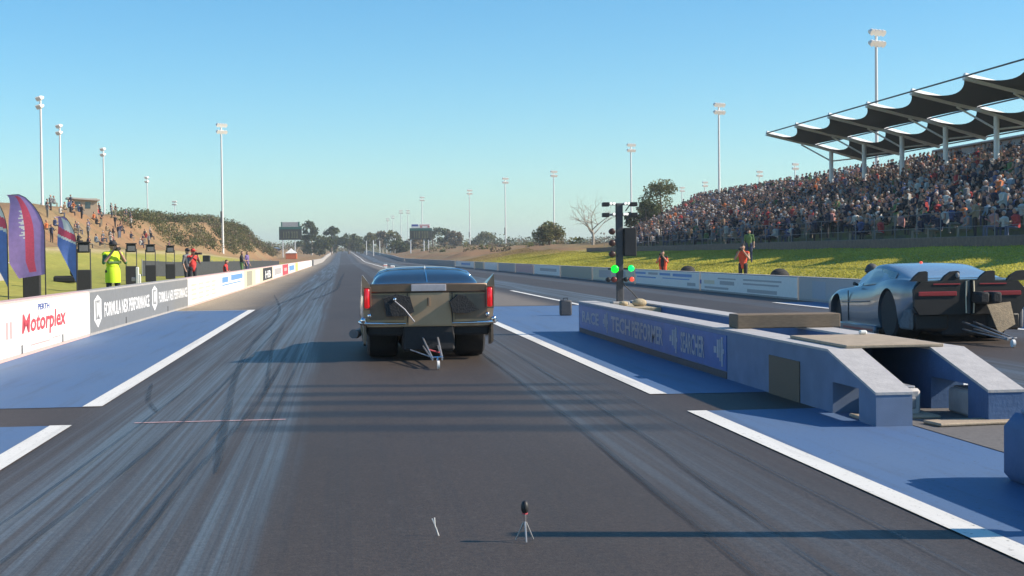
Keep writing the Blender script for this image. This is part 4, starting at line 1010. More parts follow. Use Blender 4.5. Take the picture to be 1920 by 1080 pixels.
SIT = dict(pel=(0, 0, .50), bel=(0, -.05, .64), chest=(0, -.06, .86), neck=(0, -.04, 1.02), head=(0, .0, 1.16), shL=(-.185, -.05, .95), shR=(.185, -.05, .95), elL=(-.25, .02, .70), elR=(.25, .02, .70), wrL=(-.16, .25, .60), wrR=(.16, .25, .60),
           hiL=(-.095, .02, .48), hiR=(.095, .02, .48), knL=(-.13, .44, .50), knR=(.13, .44, .50), anL=(-.12, .42, .10), anR=(.12, .42, .10))
person('person', 'crouched person in red behind the left wall', (-6.0, 76.6, .12), radians(-100), SIT, dict(torso='cloth_red', leg='cloth_dark', arm='cloth_dark'))
o = MB().bbox(-.25, .25, -.2, .2, 0, .42, .03).build('crate', 'dark_grey'); o.location = (-6.0, 76.6, .08); tag(o, 'dark crate under the crouched person in red', 'crate')
person('person', 'standing person in dark clothes with green sash behind the left wall', (-6.3, 92.5, .14), radians(-95), dict(elR=(.27, .1, 1.18), wrR=(.12, .3, 1.15)), dict(torso='cloth_dark', leg='cloth_green'))
person('person', 'standing person in purple shirt next to the dark clothed one', (-6.1, 94.5, .14), radians(-110), {}, dict(torso='cloth_purple', leg='cloth_navy'))
# marshals on the right
p = person('person', 'marshal in orange red vest filming behind the right wall', (15.1, 53.2, .06), radians(150), CAMPOSE, dict(torso='cloth_orange', arm='skin', leg='cloth_dark')); held_camera(p, 'dark camera held by the marshal in the orange vest')
p = person('person', 'marshal in red and black top left of the orange vested one', (15.1, 66.9, -.13), radians(150), CAMPOSE, dict(torso='cloth_dark', arm='cloth_orange', leg='cloth_orange')); held_camera(p, 'dark camera held by the marshal in red and black')
for s in (-1, 1): MB().bbox(s*.13-.05, s*.13+.05, -.12, .14, 1.0, 1.42, .04).build('vest_panel', 'cloth_orange', p, 50)
person('person', 'person in green top standing on the bank behind the orange vested marshal', (21.4, 74.2, .95), radians(160), {}, dict(torso='cloth_green', leg='cloth_navy'))
person('person', 'helmeted crew member crouching behind the silver car', (11.36, 30.0, 0), radians(70), SIT, dict(torso='cloth_dark', hat='dark_grey'), hat='helmet').scale = (.96, .96, .945)

o = MB().bbox(-.22, .22, -.2, .2, 0, .40, .03).build('stool', 'dark_grey'); o.location = (11.36, 30.0, .0); o.scale.z = .92; tag(o, 'low dark stool hidden under the crouching crew member', 'stool')
# ------------------------------------------------------------------ things behind the left wall
def box_stand(loc, label):
    t = thing('monitor_stand', label, 'stand', loc, radians(8), 'black monitor stands behind the left wall')
    MB().bbox(-.30, .30, -.28, .28, 0, .95, .03).build('cabinet', 'black_matt', t); 
    for s in (-1, 1): MB().bbox(s*.27-.025, s*.27+.025, -.03, .03, .95, 1.85, .008).build('upright', 'dark_grey', t)
    mo = MB().bbox(-.25, .25, -.16, .16, 1.68, 2.10, .03).build('monitor', 'black', t); MB().bbox(-.18, .18, -.175, -.15, 1.74, 2.0, .01).build('screen', 'cloth_grey', mo)
    MB().bbox(-.29, .29, -.22, .2, 2.10, 2.16, .02).build('hood', 'black_matt', t)
    return t
for (px, X, z, lab) in ((60, -11.2, .12, 'black monitor stand between the two left flags'), (158, -11.0, .10, 'black monitor stand behind the small feather flag'), (247, -11.0, .16, 'black monitor stand just right of the yellow vested photographer'),
                        (283, -11.0, .16, 'black monitor stand, fourth from the left edge'), (320, -11.0, .16, 'black monitor stand nearest the red photographer')):
    box_stand((X, at_px(px, X), z), lab)
def feather(loc, rz, H_, Wd, label, kind):
    t = thing('feather_flag', label, 'flag', loc, rz)
    N = 22; path = []
    for i in range(N+1):
        f = i/N; z = H_*f; x = Wd*.92*max(0, (f-.60)/.40)**2.2; path.append((x, 0, z-(.25*max(0, (f-.9)/.1)**2)))
    MB().tube(path, [.022-.014*i/N for i in range(N+1)], 6).build('pole', 'black', t)
    MB().tube([(0, 0, 0), (0, 0, .05)], [.22, .03], 12).build('base', 'black', t)
    mb = MB(); vs = []; nu = 20; z0 = .20 if kind == 'tear' else .27
    rows_ = 64
    for i in range(rows_+1):
        f = z0+(1-z0)*i/rows_; k = f*N; a = path[min(N, int(k))]; b_ = path[min(N, int(k)+1)]; q = k-int(k); px_ = a[0]+(b_[0]-a[0])*q; pz = a[2]+(b_[2]-a[2])*q
        g = (f-z0)/(1-z0)
        wd = Wd*(min(1, g*1.9+.02) if kind == 'tear' else 1.0-.25*(1-min(1, g*6)))
        right = max(px_+.02, wd if g < .62 else wd*sqrt(max(0, 1-((g-.62)/.40)**2))+px_*((g-.62)/.40)**2)
        if kind == 'tear': right = px_+.02+(right-px_)*1.0
        for j in range(nu+1):
            u = j/nu; x = px_+(right-px_)*u
            vs.append((x, .035*sin(u*3+f*9)*u, pz-.12*u*(1-g) if kind != 'tear' else pz))
    fs = []; mi = []
    for i in range(rows_):
        for j in range(nu):
            g = (i+.5)/rows_; u = (j+.5)/nu
            if kind == 'feather': k_ = 1 if .30 < u < .55 and .05 < g < .90 else (2 if .55 <= u < .62+.05*((i*7) % 3) and .42 < g < .74 and i % 4 else 0)
            else:
                e = g-.12*u; k_ = 3
                if e > .52: k_ = 2
                if e > .555: k_ = 1
                if e > .66: k_ = 2 if u < .62 else 0
                if e > .84: k_ = 0
            fs.append((i*(nu+1)+j, i*(nu+1)+j+1, (i+1)*(nu+1)+j+1, (i+1)*(nu+1)+j)); mi.append(k_)
    mb.add(vs, fs); mb.m = mi; mb.build('flag_cloth', ['flag_purple', 'flag_red', 'flag_white', 'flag_blue'], t, 60)
    return t
feather((-8.85, 44.6, .10), radians(178), 3.62, 1.05, 'tall purple feather flag with red vertical lettering behind the left wall', 'feather')
feather((-9.0, 40.4, .10), radians(172), 3.5, .72, 'blue and red teardrop flag cut by the left edge of the picture', 'tear')
feather((-9.0, 50.6, .10), radians(172), 3.1, .62, 'small blue teardrop flag with red and white top behind the left wall', 'tear')
# shade cloth fence and other low clutter
t = thing('shade_fence', 'low dark shade cloth fence running behind the left people', 'fence', (-13.2, 98, 0))
def fence_pt(f): return Vector((-13.2+7.1*f, 98+44*f, 0))
for i in range(13):
    q = fence_pt(i/12)-t.location; zg = terr(q.x+t.location.x, q.y+t.location.y); MB().tube([(q.x, q.y, zg-.1), (q.x, q.y, zg+1.15)], .03, 6).build('post', 'steel', t)
    if i < 12:
        r2 = fence_pt((i+1)/12)-t.location; zg2 = terr(r2.x+t.location.x, r2.y+t.location.y); mb = MB(); d = Vector((.025, 0, 0))
        mb.add([(q.x, q.y, zg+.02), (r2.x, r2.y, zg2+.02), (r2.x, r2.y, zg2+1.05), (q.x, q.y, zg+1.05), (q.x+.03, q.y, zg+.02), (r2.x+.03, r2.y, zg2+.02), (r2.x+.03, r2.y, zg2+1.05), (q.x+.03, q.y, zg+1.05)],
               [(0, 1, 2, 3), (7, 6, 5, 4), (3, 2, 6, 7), (0, 4, 5, 1), (1, 5, 6, 2), (0, 3, 7, 4)]); mb.build('cloth_panel', 'shade_cloth', t)
t = thing('white_post', 'short white post with a side box behind the left wall', 'post', (-8.6, at_px(258, -8.6), .1)); MB().bbox(-.06, .06, -.06, .06, 0, 1.05, .02).build('post', 'gloss_white', t); MB().bbox(-.25, -.02, -.05, .05, .45, .62, .02).build('side_box', 'mid_grey', t); MB().bbox(.02, .14, -.05, .05, .35, .75, .02).build('bracket', 'flood', t)
t = thing('low_wall', 'grey low wall behind the tall purple flag', 'wall', (-15.5, 60, terr(-15.5, 60))); MB().bbox(-.15, .15, -6, 9, -.2, .75, .03).build('body', 'concrete', t); MB().bbox(-.2, .2, -6, 9, .75, .82, .02).build('coping', 'wall_cap', t)
t = thing('lounging_person_seat', 'dark folded seat on the grass beyond the flags', 'seat', (-13.5, at_px(125, -13.5), terr(-13.5, 70))); MB().bbox(-.6, .5, -.25, .25, .0, .35, .08).build('seat', 'black_matt', t); MB().bbox(.2, .5, -.25, .25, .35, .8, .08).build('backrest', 'black_matt', t)
t.name = 'folding_seat'
t = thing('small_bin', 'small white bin with black lid behind the shade fence', 'bin', (-12.2, at_px(388, -12.2), terr(-12.2, 130))); MB().bbox(-.3, .3, -.3, .3, 0, .7, .05).build('body', 'gloss_white', t); MB().bbox(-.32, .32, -.32, .32, .7, 1.5, .05).build('lid', 'black', t)
for i, (px, X, lab, k) in enumerate(((480, -24, 'white parked car at the foot of the far left hill', 'car_white'), (499, -24.5, 'second white parked car beside the first at the hill foot', 'car_white'), (517, -25, 'dark parked car beside the two white ones', 'cloth_dark'))):
    Y = at_px(px, X); t = thing('parked_car', lab, 'car', (X, Y, terr(X, Y)), radians(80+8*i))
    bo = loft([(-2.2, [(0, .35), (.7, .35), (.8, .5), (.82, .7), (.75, .85), (0, .9)]), (-1, [(0, .3), (.8, .3), (.88, .5), (.88, .8), (.8, .95), (0, 1.0)]), (1, [(0, .3), (.8, .3), (.88, .5), (.88, .8), (.8, .95), (0, 1.0)]), (2.2, [(0, .35), (.7, .35), (.8, .5), (.8, .65), (.7, .75), (0, .8)])], 3, 2).build('body', k, t, 40)
    loft([(-1.7, [(0, .9), (.72, .9), (.7, .95), (.6, 1.0), (0, 1.02)]), (-1.0, [(0, .9), (.74, .9), (.68, 1.2), (.6, 1.4), (0, 1.45)]), (.2, [(0, .9), (.74, .9), (.68, 1.2), (.6, 1.4), (0, 1.45)]), (1.1, [(0, .85), (.72, .85), (.7, .9), (.6, .95), (0, .98)])], 3, 2).build('cabin', 'glass_light', t, 40)
    for sx in (-1, 1):
        for sy in (-1.35, 1.35): mb = MB(); mb.disc_x((sx*.78, sy, .32), [(-.1, .2), (-.1, .32), (.1, .32), (.1, .2)], 14); mb.build('wheel', 'rubber', t, 40)
X = -13.5; Y = 392
t = thing('marquee', 'small orange marquee with white peak near the far left scoreboard', 'tent', (X, Y, terr(X, Y))); mb = MB(); mb.add([(-1.6, -1.6, 1.6), (1.6, -1.6, 1.6), (1.6, 1.6, 1.6), (-1.6, 1.6, 1.6), (0, 0, 2.9)], [(0, 1, 4), (1, 2, 4), (2, 3, 4), (3, 0, 4), (3, 2, 1, 0)]); mb.build('canopy', 'gloss_white', t); MB().bbox(-1.5, 1.5, -1.5, 1.5, 0, 1.58, .1).build('wall', 'orange_tent', t)

# foam markers and cones along the centre far down the track
for i, (Y, X) in enumerate(((118, 5.25), (128, 5.2), (150, 5.2), (175, 5.2))):
    t = thing('track_marker', 'white foam marker block on the far centre line, number %s from the camera' % ('one', 'two', 'three', 'four')[i], 'marker', (X, Y, .008)); MB().bbox(-.22, .22, -.12, .12, 0, .45, .04).build('block', 'gloss_white', t); MB().bbox(-.23, .23, -.13, .13, .2, .28, .01).build('band', 'cloth_orange', t)

# ------------------------------------------------------------------ light poles
def light_pole(h):
    t = thing('light_pole', 'x', 'light pole', (0, 0, -50))
    MB().tube([(0, 0, -1.5), (0, 0, h*.5), (0, 0, h)], [.24, .19, .15], 10).build('mast', 'pole', t, 60)
    for z in (h+.1, h-1.15):
        b_ = MB().bbox(-1.05, 1.05, -.08, .08, z-.08, z+.08, .03).build('cross_arm', 'pole', t)
        for x in (-.87, -.29, .29, .87):
            mb = MB(); mb.tube([(x, .25, z+.05), (x, -.10, z+.0), (x, -.35, z-.15)], [.16, .31, .34], 10, flat=1.15); mb.build('floodlight', 'flood', b_, 40)
    MB().bbox(-.36, -.18, -.2, .2, h*.30, h*.30+2.2, .05).build('equipment_box', 'dark_grey', t)
    return t
proto = light_pole(26.0)
PG = 'tall floodlight poles around the strip'
poles = [(1645, 62, 60.5, 'tallest floodlight pole, rising behind the sail roof', 25), (1350, 197, 63.3, 'floodlight pole rising behind the middle of the crowd', 25), (1185, 272, 66, 'floodlight pole rising right behind the start lights', 25), (1040, 322, 64, 'floodlight pole standing at the round green bush', 25),
 (949, 335, 53.6, 'floodlight pole between the gold car and the round bush', 25), (882, 357, 49.4, 'thin floodlight pole right of the right scoreboard', 25), (793, 370, 34.7, 'thin floodlight pole rising behind the right scoreboard', 25),
 (766, 395, 37, 'far pole just left of the right scoreboard', 25), (753, 395, 33.1, 'far pole second left of the right scoreboard', 25), (738, 405, 32.6, 'far pole third left of the right scoreboard', 25), (728, 410, 31.3, 'far pole fourth left of the right scoreboard', 25),
 (1492, 308, 128.6, 'faint distant pole under the left tip of the sail roof', 25), (1425, 322, 129.1, 'faint distant pole over the crowd, second from the sail roof', 25), (1323, 342, 128.7, 'faint distant pole just left of the mid crowd floodlight', 25), (1280, 352, 130, 'faint distant pole over the far end of the crowd', 25),
 (82, 185, -45.7, 'tall floodlight pole nearest the left edge', -62), (117, 237, -51.9, 'floodlight pole second from the left edge', -62), (198, 280, -53.3, 'floodlight pole above the small hilltop building', -62), (279, 333, -59.2, 'pale floodlight pole on the left beyond the hilltop building', -62), (330, 378, -73.1, 'faintest small pole above the left scrub', -25),
 (419, 235, -22.1, 'dark slim floodlight pole standing alone above the scrub hill', -20)]
first = True
for (px, py, X, lab, a) in poles:
    hz = 479-(px-641)*tan(ROLL); up = hz-py; Y = X/bearing(px); top = EYE+up*(Y*cos(YAW)+X*sin(YAW))/FPX
    z = top-26.1
    if first: proto.location = (X, Y, z); proto.rotation_euler = (0, 0, radians(a)); proto['label'] = lab; proto['group'] = PG; first = False
    else: copy_tree(proto, (X, Y, z), radians(a if px != 419 else 40), lab, PG)

# ------------------------------------------------------------------ scoreboards
def scoreboard(x0, x1, ztop, zbot, Y, label, sign, posts):
    cx = (x0+x1)/2; t = thing('scoreboard', label, 'scoreboard', (cx, Y, terr(cx, Y))); gz = t.location.z; wd = (x1-x0)
    bo = MB().bbox(-wd/2, wd/2, 0, .5, zbot-gz, ztop-gz, .06).build('board', 'board_dark', t)
    MB().bbox(-wd/2+.1, wd/2-.1, -.05, .02, ztop-gz-.75, ztop-gz-.1, .02).build('header', 'board_green', bo)
    for i, x in enumerate((-1.9, -1.2, -.5, .4, 1.1, 1.8)):
        w_ = .18 if i in (0, 1) else .42; zz = zbot-gz+.5
        d = MB().bbox(x*wd/6.4-w_/2, x*wd/6.4+w_/2, -.06, .01, zz, zz+1.9, .02).build('digit', 'board_digit', bo)
        if w_ > .2: MB().box(x*wd/6.4-.09, x*wd/6.4+.09, -.075, -.04, zz+.35, zz+1.55).build('digit_gap', 'board_dark', d)
    if sign == 'white':
        sg = MB().bbox(-wd*.36, wd*.36, .05, .4, ztop-gz+.05, ztop-gz+1.35, .05).build('sign', 'print_grey', t)
        for s in (-1, 1): MB().bbox(*sorted((s*wd*.35, s*wd*.41)), 0, .45, ztop-gz+.03, ztop-gz+1.4, .05).build('sign_end', 'board_green', sg)
    else:
        sg = MB().bbox(-wd*.42, wd*.42, .05, .4, ztop-gz+.05, ztop-gz+1.15, .05).build('sign', 'print_white', t)
        MB().box(-wd*.42+.1, -wd*.12, .03, .06, ztop-gz+.5, ztop-gz+1.1).build('sign_print', 'print_dblue', sg)
        for x in (-.03, .30): MB().box(wd*x, wd*x+.6, .03, .06, ztop-gz+.15, ztop-gz+.5).build('sign_print', 'print_red', sg)
        MB().box(-wd*.05, wd*.38, .035, .06, ztop-gz+.6, ztop-gz+1.0).build('sign_print', 'print_pink', sg)
    for x in posts: MB().bbox(x-.16, x+.16, .1, .42, -.5, zbot-gz+.1, .04).build('post', 'pole', t)
scoreboard(-17.9, -11.4, 10.0, 6.2, 420, 'left far scoreboard on two posts with greyish sign on top', 'white', (-2.2, 1.3))
scoreboard(19.7, 26.2, 9.3, 5.9, 420, 'right far scoreboard with red and white sign on top', 'red', (-3.0, .9, 2.2))

# ------------------------------------------------------------------ grandstand: terraces, crowd, fence, sail roof
rows = 24; dX = (51-28)/rows; dZ = (8.3-1.75)/rows
mb = MB()
tv = []
prof = [(27.4, 1.45), (27.4, 1.75)]
for i in range(rows): prof += [(28+i*dX, 1.75+i*dZ), (28+i*dX, 1.75+(i+1)*dZ)]
prof += [(52.5, 8.3), (52.5, 7)]
n = len(prof)
A = [(x, 40, z) for x, z in prof]; B = [(x, stand_end(max(28, min(51, x))), z) for x, z in prof]
mb.add(A+B, [(i, i+1, n+i+1, n+i) for i in range(n-1)]+[tuple(range(n, 2*n))])
struct(mb.build('terrace', 'terrace'))
o = MB().bbox(0, .35, 0, 118, -.5, .68, .03).build('retaining_wall', 'retain'); o.location = (27.0, 40, 1.42); tag(o, 'long brown retaining strip at the foot of the crowd', 'retaining wall')
t = thing('crowd_fence', 'thin grey rail fence along the front of the crowd', 'fence', (27.75, 42, 1.75))
for k in range(40): MB().tube([(0, k*2.8, 0), (0, k*2.8, 1.5)], .022, 6).build('post', 'mid_grey', t)
for z in (.15, .8, 1.48): MB().tube([(0, 0, z), (0, 109.2, z)], .013, 6).build('rail', 'mid_grey', t)

# figures for the crowd
TOPS = {'white': (.52, .50, .46), 'black': (.025, .025, .03), 'grey': (.20, .20, .21), 'red': (.45, .05, .05), 'blue': (.07, .10, .21), 'pale blue': (.26, .32, .38), 'orange': (.60, .18, .06), 'green': (.10, .20, .08), 'pink': (.45, .22, .20), 'dark blue': (.03, .035, .065), 'tan': (.34, .25, .16)}
def figure(mb, o, rz, col, pose, rr):
    sk = (.42+.1*rr.random(), .25, .17); hair = rr.choice([(.03, .02, .02), (.08, .05, .03), (.5, .48, .45), (.03, .03, .05), col]); leg = rr.choice([(.05, .06, .10), (.03, .03, .035), (.25, .22, .17), (.12, .14, .2)])
    c, s = cos(rz), sin(rz)
    def T(p): return (o[0]+p[0]*c-p[1]*s, o[1]+p[0]*s+p[1]*c, o[2]+p[2])
    h = .42 if pose == 'sit' else .86; ln = .0 if pose == 'stand' else .05
    mb.tube([T((0, 0, h)), T((0, -.02, h+.28)), T((0, ln, h+.50)), T((0, ln, h+.58))], [.16, .165, .19, .06], 6, col=col, flat=1)
    mb.sphere(T((0, ln+.02, h+.71)), (.10, .10, .125), 6, col=sk); mb.sphere(T((0, ln-.02, h+.76)), (.105, .105, .10), 6, col=hair)
    for q in (-1, 1):
        a = rr.random()
        mb.tube([T((q*.20, ln, h+.50)), T((q*.25, .06, h+.26)), T((q*(.10+.12*a), .25+.05*a, h+.12+.25*(a > .7)))], [.06, .05, .04], 4, col=col if a > .4 else sk)
        if pose == 'sit': mb.tube([T((q*.09, 0, h)), T((q*.11, .42, h+.02)), T((q*.11, .44, .03))], [.085, .07, .05], 4, col=leg)
        else: mb.tube([T((q*.09, 0, h+.04)), T((q*.1, .02, .45)), T((q*.11, 0, .03))], [.10, .075, .05], 4, col=leg)
names = list(TOPS); weights = [7, 22, 9, 3, 6, 3, 2, 3, 3, 16, 4]
protoF = {}
fr = random.Random(5)
for nm in names:
    for pose in ('sit', 'stand'):
        for v in range(2):
            mb = MB(); figure(mb, (0, 0, 0), 0, TOPS[nm], pose, fr); protoF[nm, pose, v] = mb.mesh('spectator_mesh', 'crowd', 50)
spots = []
cr = random.Random(21)
for i in range(rows):
    X = 28+(i+.45)*dX; z = 1.75+i*dZ+dZ
    Y = X/.505+cr.random()
    while Y < stand_end(X)-2:
        dens = .62+.55*noise.noise(Vector((X*.16, Y*.09, 5)))+(.20 if i > 3 else .0)-(.5 if (Y+.8*i) % 21 < .9 else 0)
        if i < 2: dens = .34
        if cr.random() < dens: spots.append((X+cr.uniform(-.18, .18), Y+cr.uniform(-.15, .15), z, 'stand' if (cr.random() < (.16 if i < rows-2 else .7)) else 'sit', cr.choices(names, weights)[0]))
        Y += .62
def pxd(s): return s[1]
spots.sort(key=pxd)
vis = []
LAB = {'sit': 'spectator in %s top seated in the packed crowd', 'stand': 'spectator in %s top standing in the packed crowd'}
ORD = ['first', 'second', 'third', 'fourth', 'fifth', 'sixth', 'seventh', 'eighth', 'ninth', 'tenth', 'eleventh', 'twelfth', 'thirteenth', 'fourteenth', 'fifteenth', 'sixteenth', 'seventeenth', 'eighteenth', 'nineteenth', 'twentieth', 'twenty-first', 'twenty-second', 'twenty-third', 'top']
ni = 0; mass = MB()
for s in spots:
    X, Y, z, pose, nm = s; rz = radians(90+cr.uniform(-25, 25))
    if ni < 300:
        o = link('spectator', protoF[nm, pose, cr.randrange(2)]); o.location = (X, Y, z); o.rotation_euler = (0, 0, rz); k = cr.uniform(.92, 1.1); o.scale = (k, k, k)
        ri = min(rows-1, int((X-28)/dX)); tag(o, (LAB[pose] % nm)+', %s row up' % ORD[ri], 'spectator', 'spectators seated in the near crowd' if pose == 'sit' else 'spectators standing in the near crowd'); ni += 1
    else: figure(mass, (X, Y, z), rz, TOPS[nm], pose, cr)
mass.c = [(c[0]*.85, c[1]*.82, c[2]*.82) for c in mass.c]
o = mass.build('crowd', 'crowd', None, 50); o['kind'] = 'stuff'; o['label'] = 'distant spectators packed on the terraces'; o['category'] = 'crowd'
# spectators scattered over the left hill
k = 0
hr = random.Random(9)
while k < 70:
    px = hr.uniform(70, 420); Y = hr.uniform(135, 215); X = bearing(px)*Y; toe = -24.0
    if not (toe-8.5 < X < toe-.6): continue
    nm = hr.choices(names, weights)[0]; pose = hr.choice(['sit', 'sit', 'stand'])
    o = link('spectator', protoF[nm, pose, hr.randrange(2)]); o.location = (X, Y, terr(X, Y)-.03); o.rotation_euler = (0, 0, radians(-90+hr.uniform(-40, 40)))
    tag(o, ('spectator in %s top sitting on the left hillside' if pose == 'sit' else 'spectator in %s top standing on the left hillside') % nm, 'spectator', 'spectators on the left hillside'); k += 1
# small group along the right bank top
# white booths at the top of the stand
for i, (px, lab, wd) in enumerate(((1800, 'pale grey booth at the top of the crowd under the sail roof', 9), (1900, 'pale booth at the far right top of the crowd', 9))):
    X = 49.5; Y = at_px(px, X); t = thing('booth', lab, 'booth', (X, Y, 7.6)); MB().bbox(0, 2.5, -wd/2, wd/2, -.5, 2.1, .05).build('wall', 'concrete', t); MB().bbox(-.3, 2.8, -wd/2-.3, wd/2+.3, 2.1, 2.25, .04).build('roof', 'roof_tin', t)
    for q in range(3): MB().box(-.03, .01, -wd/2+1+q*2.6, -wd/2+2.8+q*2.6, .7, 1.6).build('window', 'glass_light', t)
t = thing('low_booth', 'low pale shed over the far crowd by the mid floodlight', 'booth', (51.4, 172, 8.3)); MB().bbox(0, 2, -7, 7, -.5, 1.5, .05).build('wall', 'wall_cap', t); MB().bbox(-.2, 2.2, -7.2, 7.2, 1.5, 1.6, .03).build('roof', 'roof_tin', t)
# sail roof
roof = thing('sail_roof', 'long dark scalloped sail roof on pale columns above the crowd', 'canopy', (38, 126, 0))
bays = [126.0-8.27*i for i in range(11)]
RXZ = [(38.0, 12.12), (42.6, 11.05), (47.1, 9.75)]
def rl(x, y, z): return (x-38, y-126, z)
for r_ in range(2):
    (xa, za), (xb, zb) = RXZ[r_], RXZ[r_+1]
    for i in range(len(bays)-1):
        y0, y1 = bays[i], bays[i+1]; nu, nv = 14, 8; mb = MB(); vs = []
        for a in range(nu+1):
            u = a/nu; arc = 4*u*(1-u)
            for b_ in range(nv+1):
                v = b_/nv; vv = v+(.235*arc*(1-v))*(1 if True else 0)-(.235*arc*v)
                x = xa+(xb-xa)*vv; z = za+(zb-za)*vv; z -= .55*arc*(1-.3*abs(2*v-1))
                vs.append(rl(x, y0+(y1-y0)*u, z))
        mb.add(vs, [(a*(nv+1)+b_, a*(nv+1)+b_+1, (a+1)*(nv+1)+b_+1, (a+1)*(nv+1)+b_) for a in range(nu) for b_ in range(nv)])
        mb.build('sail', 'sail', roof, 60)
for i, y in enumerate(bays):
    for r_ in range(2):
        (xa, za), (xb, zb) = RXZ[r_], RXZ[r_+1]
        MB().tube([rl(xa, y, za), rl(xb, y, zb)], .25, 6).build('rafter', 'beam_white', roof)
    gz = 1.75+(44.0-28)/dX*dZ
    co_ = MB().tube([rl(44.0, y, gz-.3), rl(44.0, y, 10.75)], .20, 8).build('column', 'beam_white', roof, 60)
    MB().tube([rl(44.0, y, 9.6), rl(41.2, y, 11.1)], .07, 6).build('strut', 'beam_white', co_); MB().tube([rl(44.0, y, 9.6), rl(46.4, y, 9.85)], .07, 6).build('strut', 'beam_white', co_)
for (x, z) in RXZ: MB().tube([rl(x, bays[0], z), rl(x, bays[-1], z)], .055, 6).build('edge_cable', 'cable', roof)
MB().tube([rl(RXZ[0][0], bays[0], RXZ[0][1]), rl(RXZ[1][0], bays[0], RXZ[1][1]), rl(RXZ[2][0], bays[0], RXZ[2][1])], .05, 6).build('edge_cable', 'cable', roof)
# hilltop building on the left
X = -31.2; Y = 180; t = thing('hilltop_building', 'small pale building on top of the left hill', 'building', (X, Y, terr(X, Y)), radians(14)); t.scale = (.68, .68, .72); MB().bbox(-2.4, 2.4, -2, 2, -1, 2.3, .05).build('wall', 'ply', t); mb = MB(); mb.add([(-2.8, -2.5, 2.25), (2.8, -2.5, 1.9), (2.8, 2.5, 1.9), (-2.8, 2.5, 2.25), (-2.8, -2.5, 2.5), (2.8, -2.5, 2.15), (2.8, 2.5, 2.15), (-2.8, 2.5, 2.5)], [(3, 2, 1, 0), (4, 5, 6, 7), (0, 1, 5, 4), (1, 2, 6, 5), (2, 3, 7, 6), (3, 0, 4, 7)]); mb.build('roof', 'roof_tin', t)
for x in (-1.4, .3): MB().box(x, x+.9, -2.03, -1.98, .6, 1.7).build('window', 'glass', t)

# ------------------------------------------------------------------ trees and scrub
def leaf_mass(mb, centre, rad, n, size, rr, cols, squash=.8, shell=.55):
    for _ in range(n):
        while True:
            p = Vector((rr.uniform(-1, 1), rr.uniform(-1, 1), rr.uniform(-1, 1)))
            if shell*rr.random() < p.length <= 1: break
        q = Vector((centre[0]+p.x*rad[0], centre[1]+p.y*rad[1], centre[2]+p.z*rad[2]))
        a = Vector((rr.gauss(0, 1), rr.gauss(0, 1), rr.gauss(0, 1))).normalized(); b_ = a.cross(Vector((rr.gauss(0, 1), rr.gauss(0, 1), rr.gauss(0, 1)))).normalized()
        s = size*rr.uniform(.6, 1.3); c = rr.choice(cols); f = rr.uniform(.75, 1.25)
        mb.add([q-a*s*.5, q+b_*s*.3, q+a*s*.5, q-b_*s*.3], [(0, 1, 2, 3)], 0, (c[0]*f, c[1]*f, c[2]*f))
GREEN = [(.095, .115, .045), (.07, .09, .035), (.12, .13, .055), (.05, .065, .028)]
OLIVE = [(.19, .185, .085), (.15, .16, .065), (.22, .19, .10), (.11, .125, .05)]
BROWN = [(.21, .16, .105), (.17, .135, .085), (.13, .12, .06), (.23, .18, .12)]
def tree(label, loc, H_, rad, rr, cols=GREEN, clumps=14, n=90, leaf=.5, bare=.35, pale=False, name='tree'):
    t = thing(name, label, 'tree', loc); bk = 'bark_pale' if pale else 'bark'
    tr_ = MB().tube([(0, 0, -.5), (.05*H_*.3, 0, H_*.35), (.0, .03*H_, H_*.75)], [.035*H_, .025*H_, .008*H_], 8).build('trunk', bk, t, 60)
    crown = MB()
    for k in range(clumps):
        a = rr.uniform(0, 2*pi); f = sqrt(rr.random()); zz = H_*(bare+(1-bare)*rr.uniform(.08, .92)); sh = 1-abs((zz/H_-bare)/(1-bare)-.5)*.9
        c = (cos(a)*f*rad*sh, sin(a)*f*rad*sh, zz); r0 = rad*rr.uniform(.28, .5)
        leaf_mass(crown, c, (r0, r0, r0*.75), n, leaf, rr, cols)
        if k < 7: MB().tube([(0, .01*H_, H_*rr.uniform(.25, .55)), (c[0]*.5, c[1]*.5, c[2]*.85), c], [.014*H_, .009*H_, .003*H_], 5).build('limb', bk, tr_)
    crown.build('crown', 'leaf', t); return t
tt = random.Random(77)
def pxX(px, Y): return bearing(px)*Y
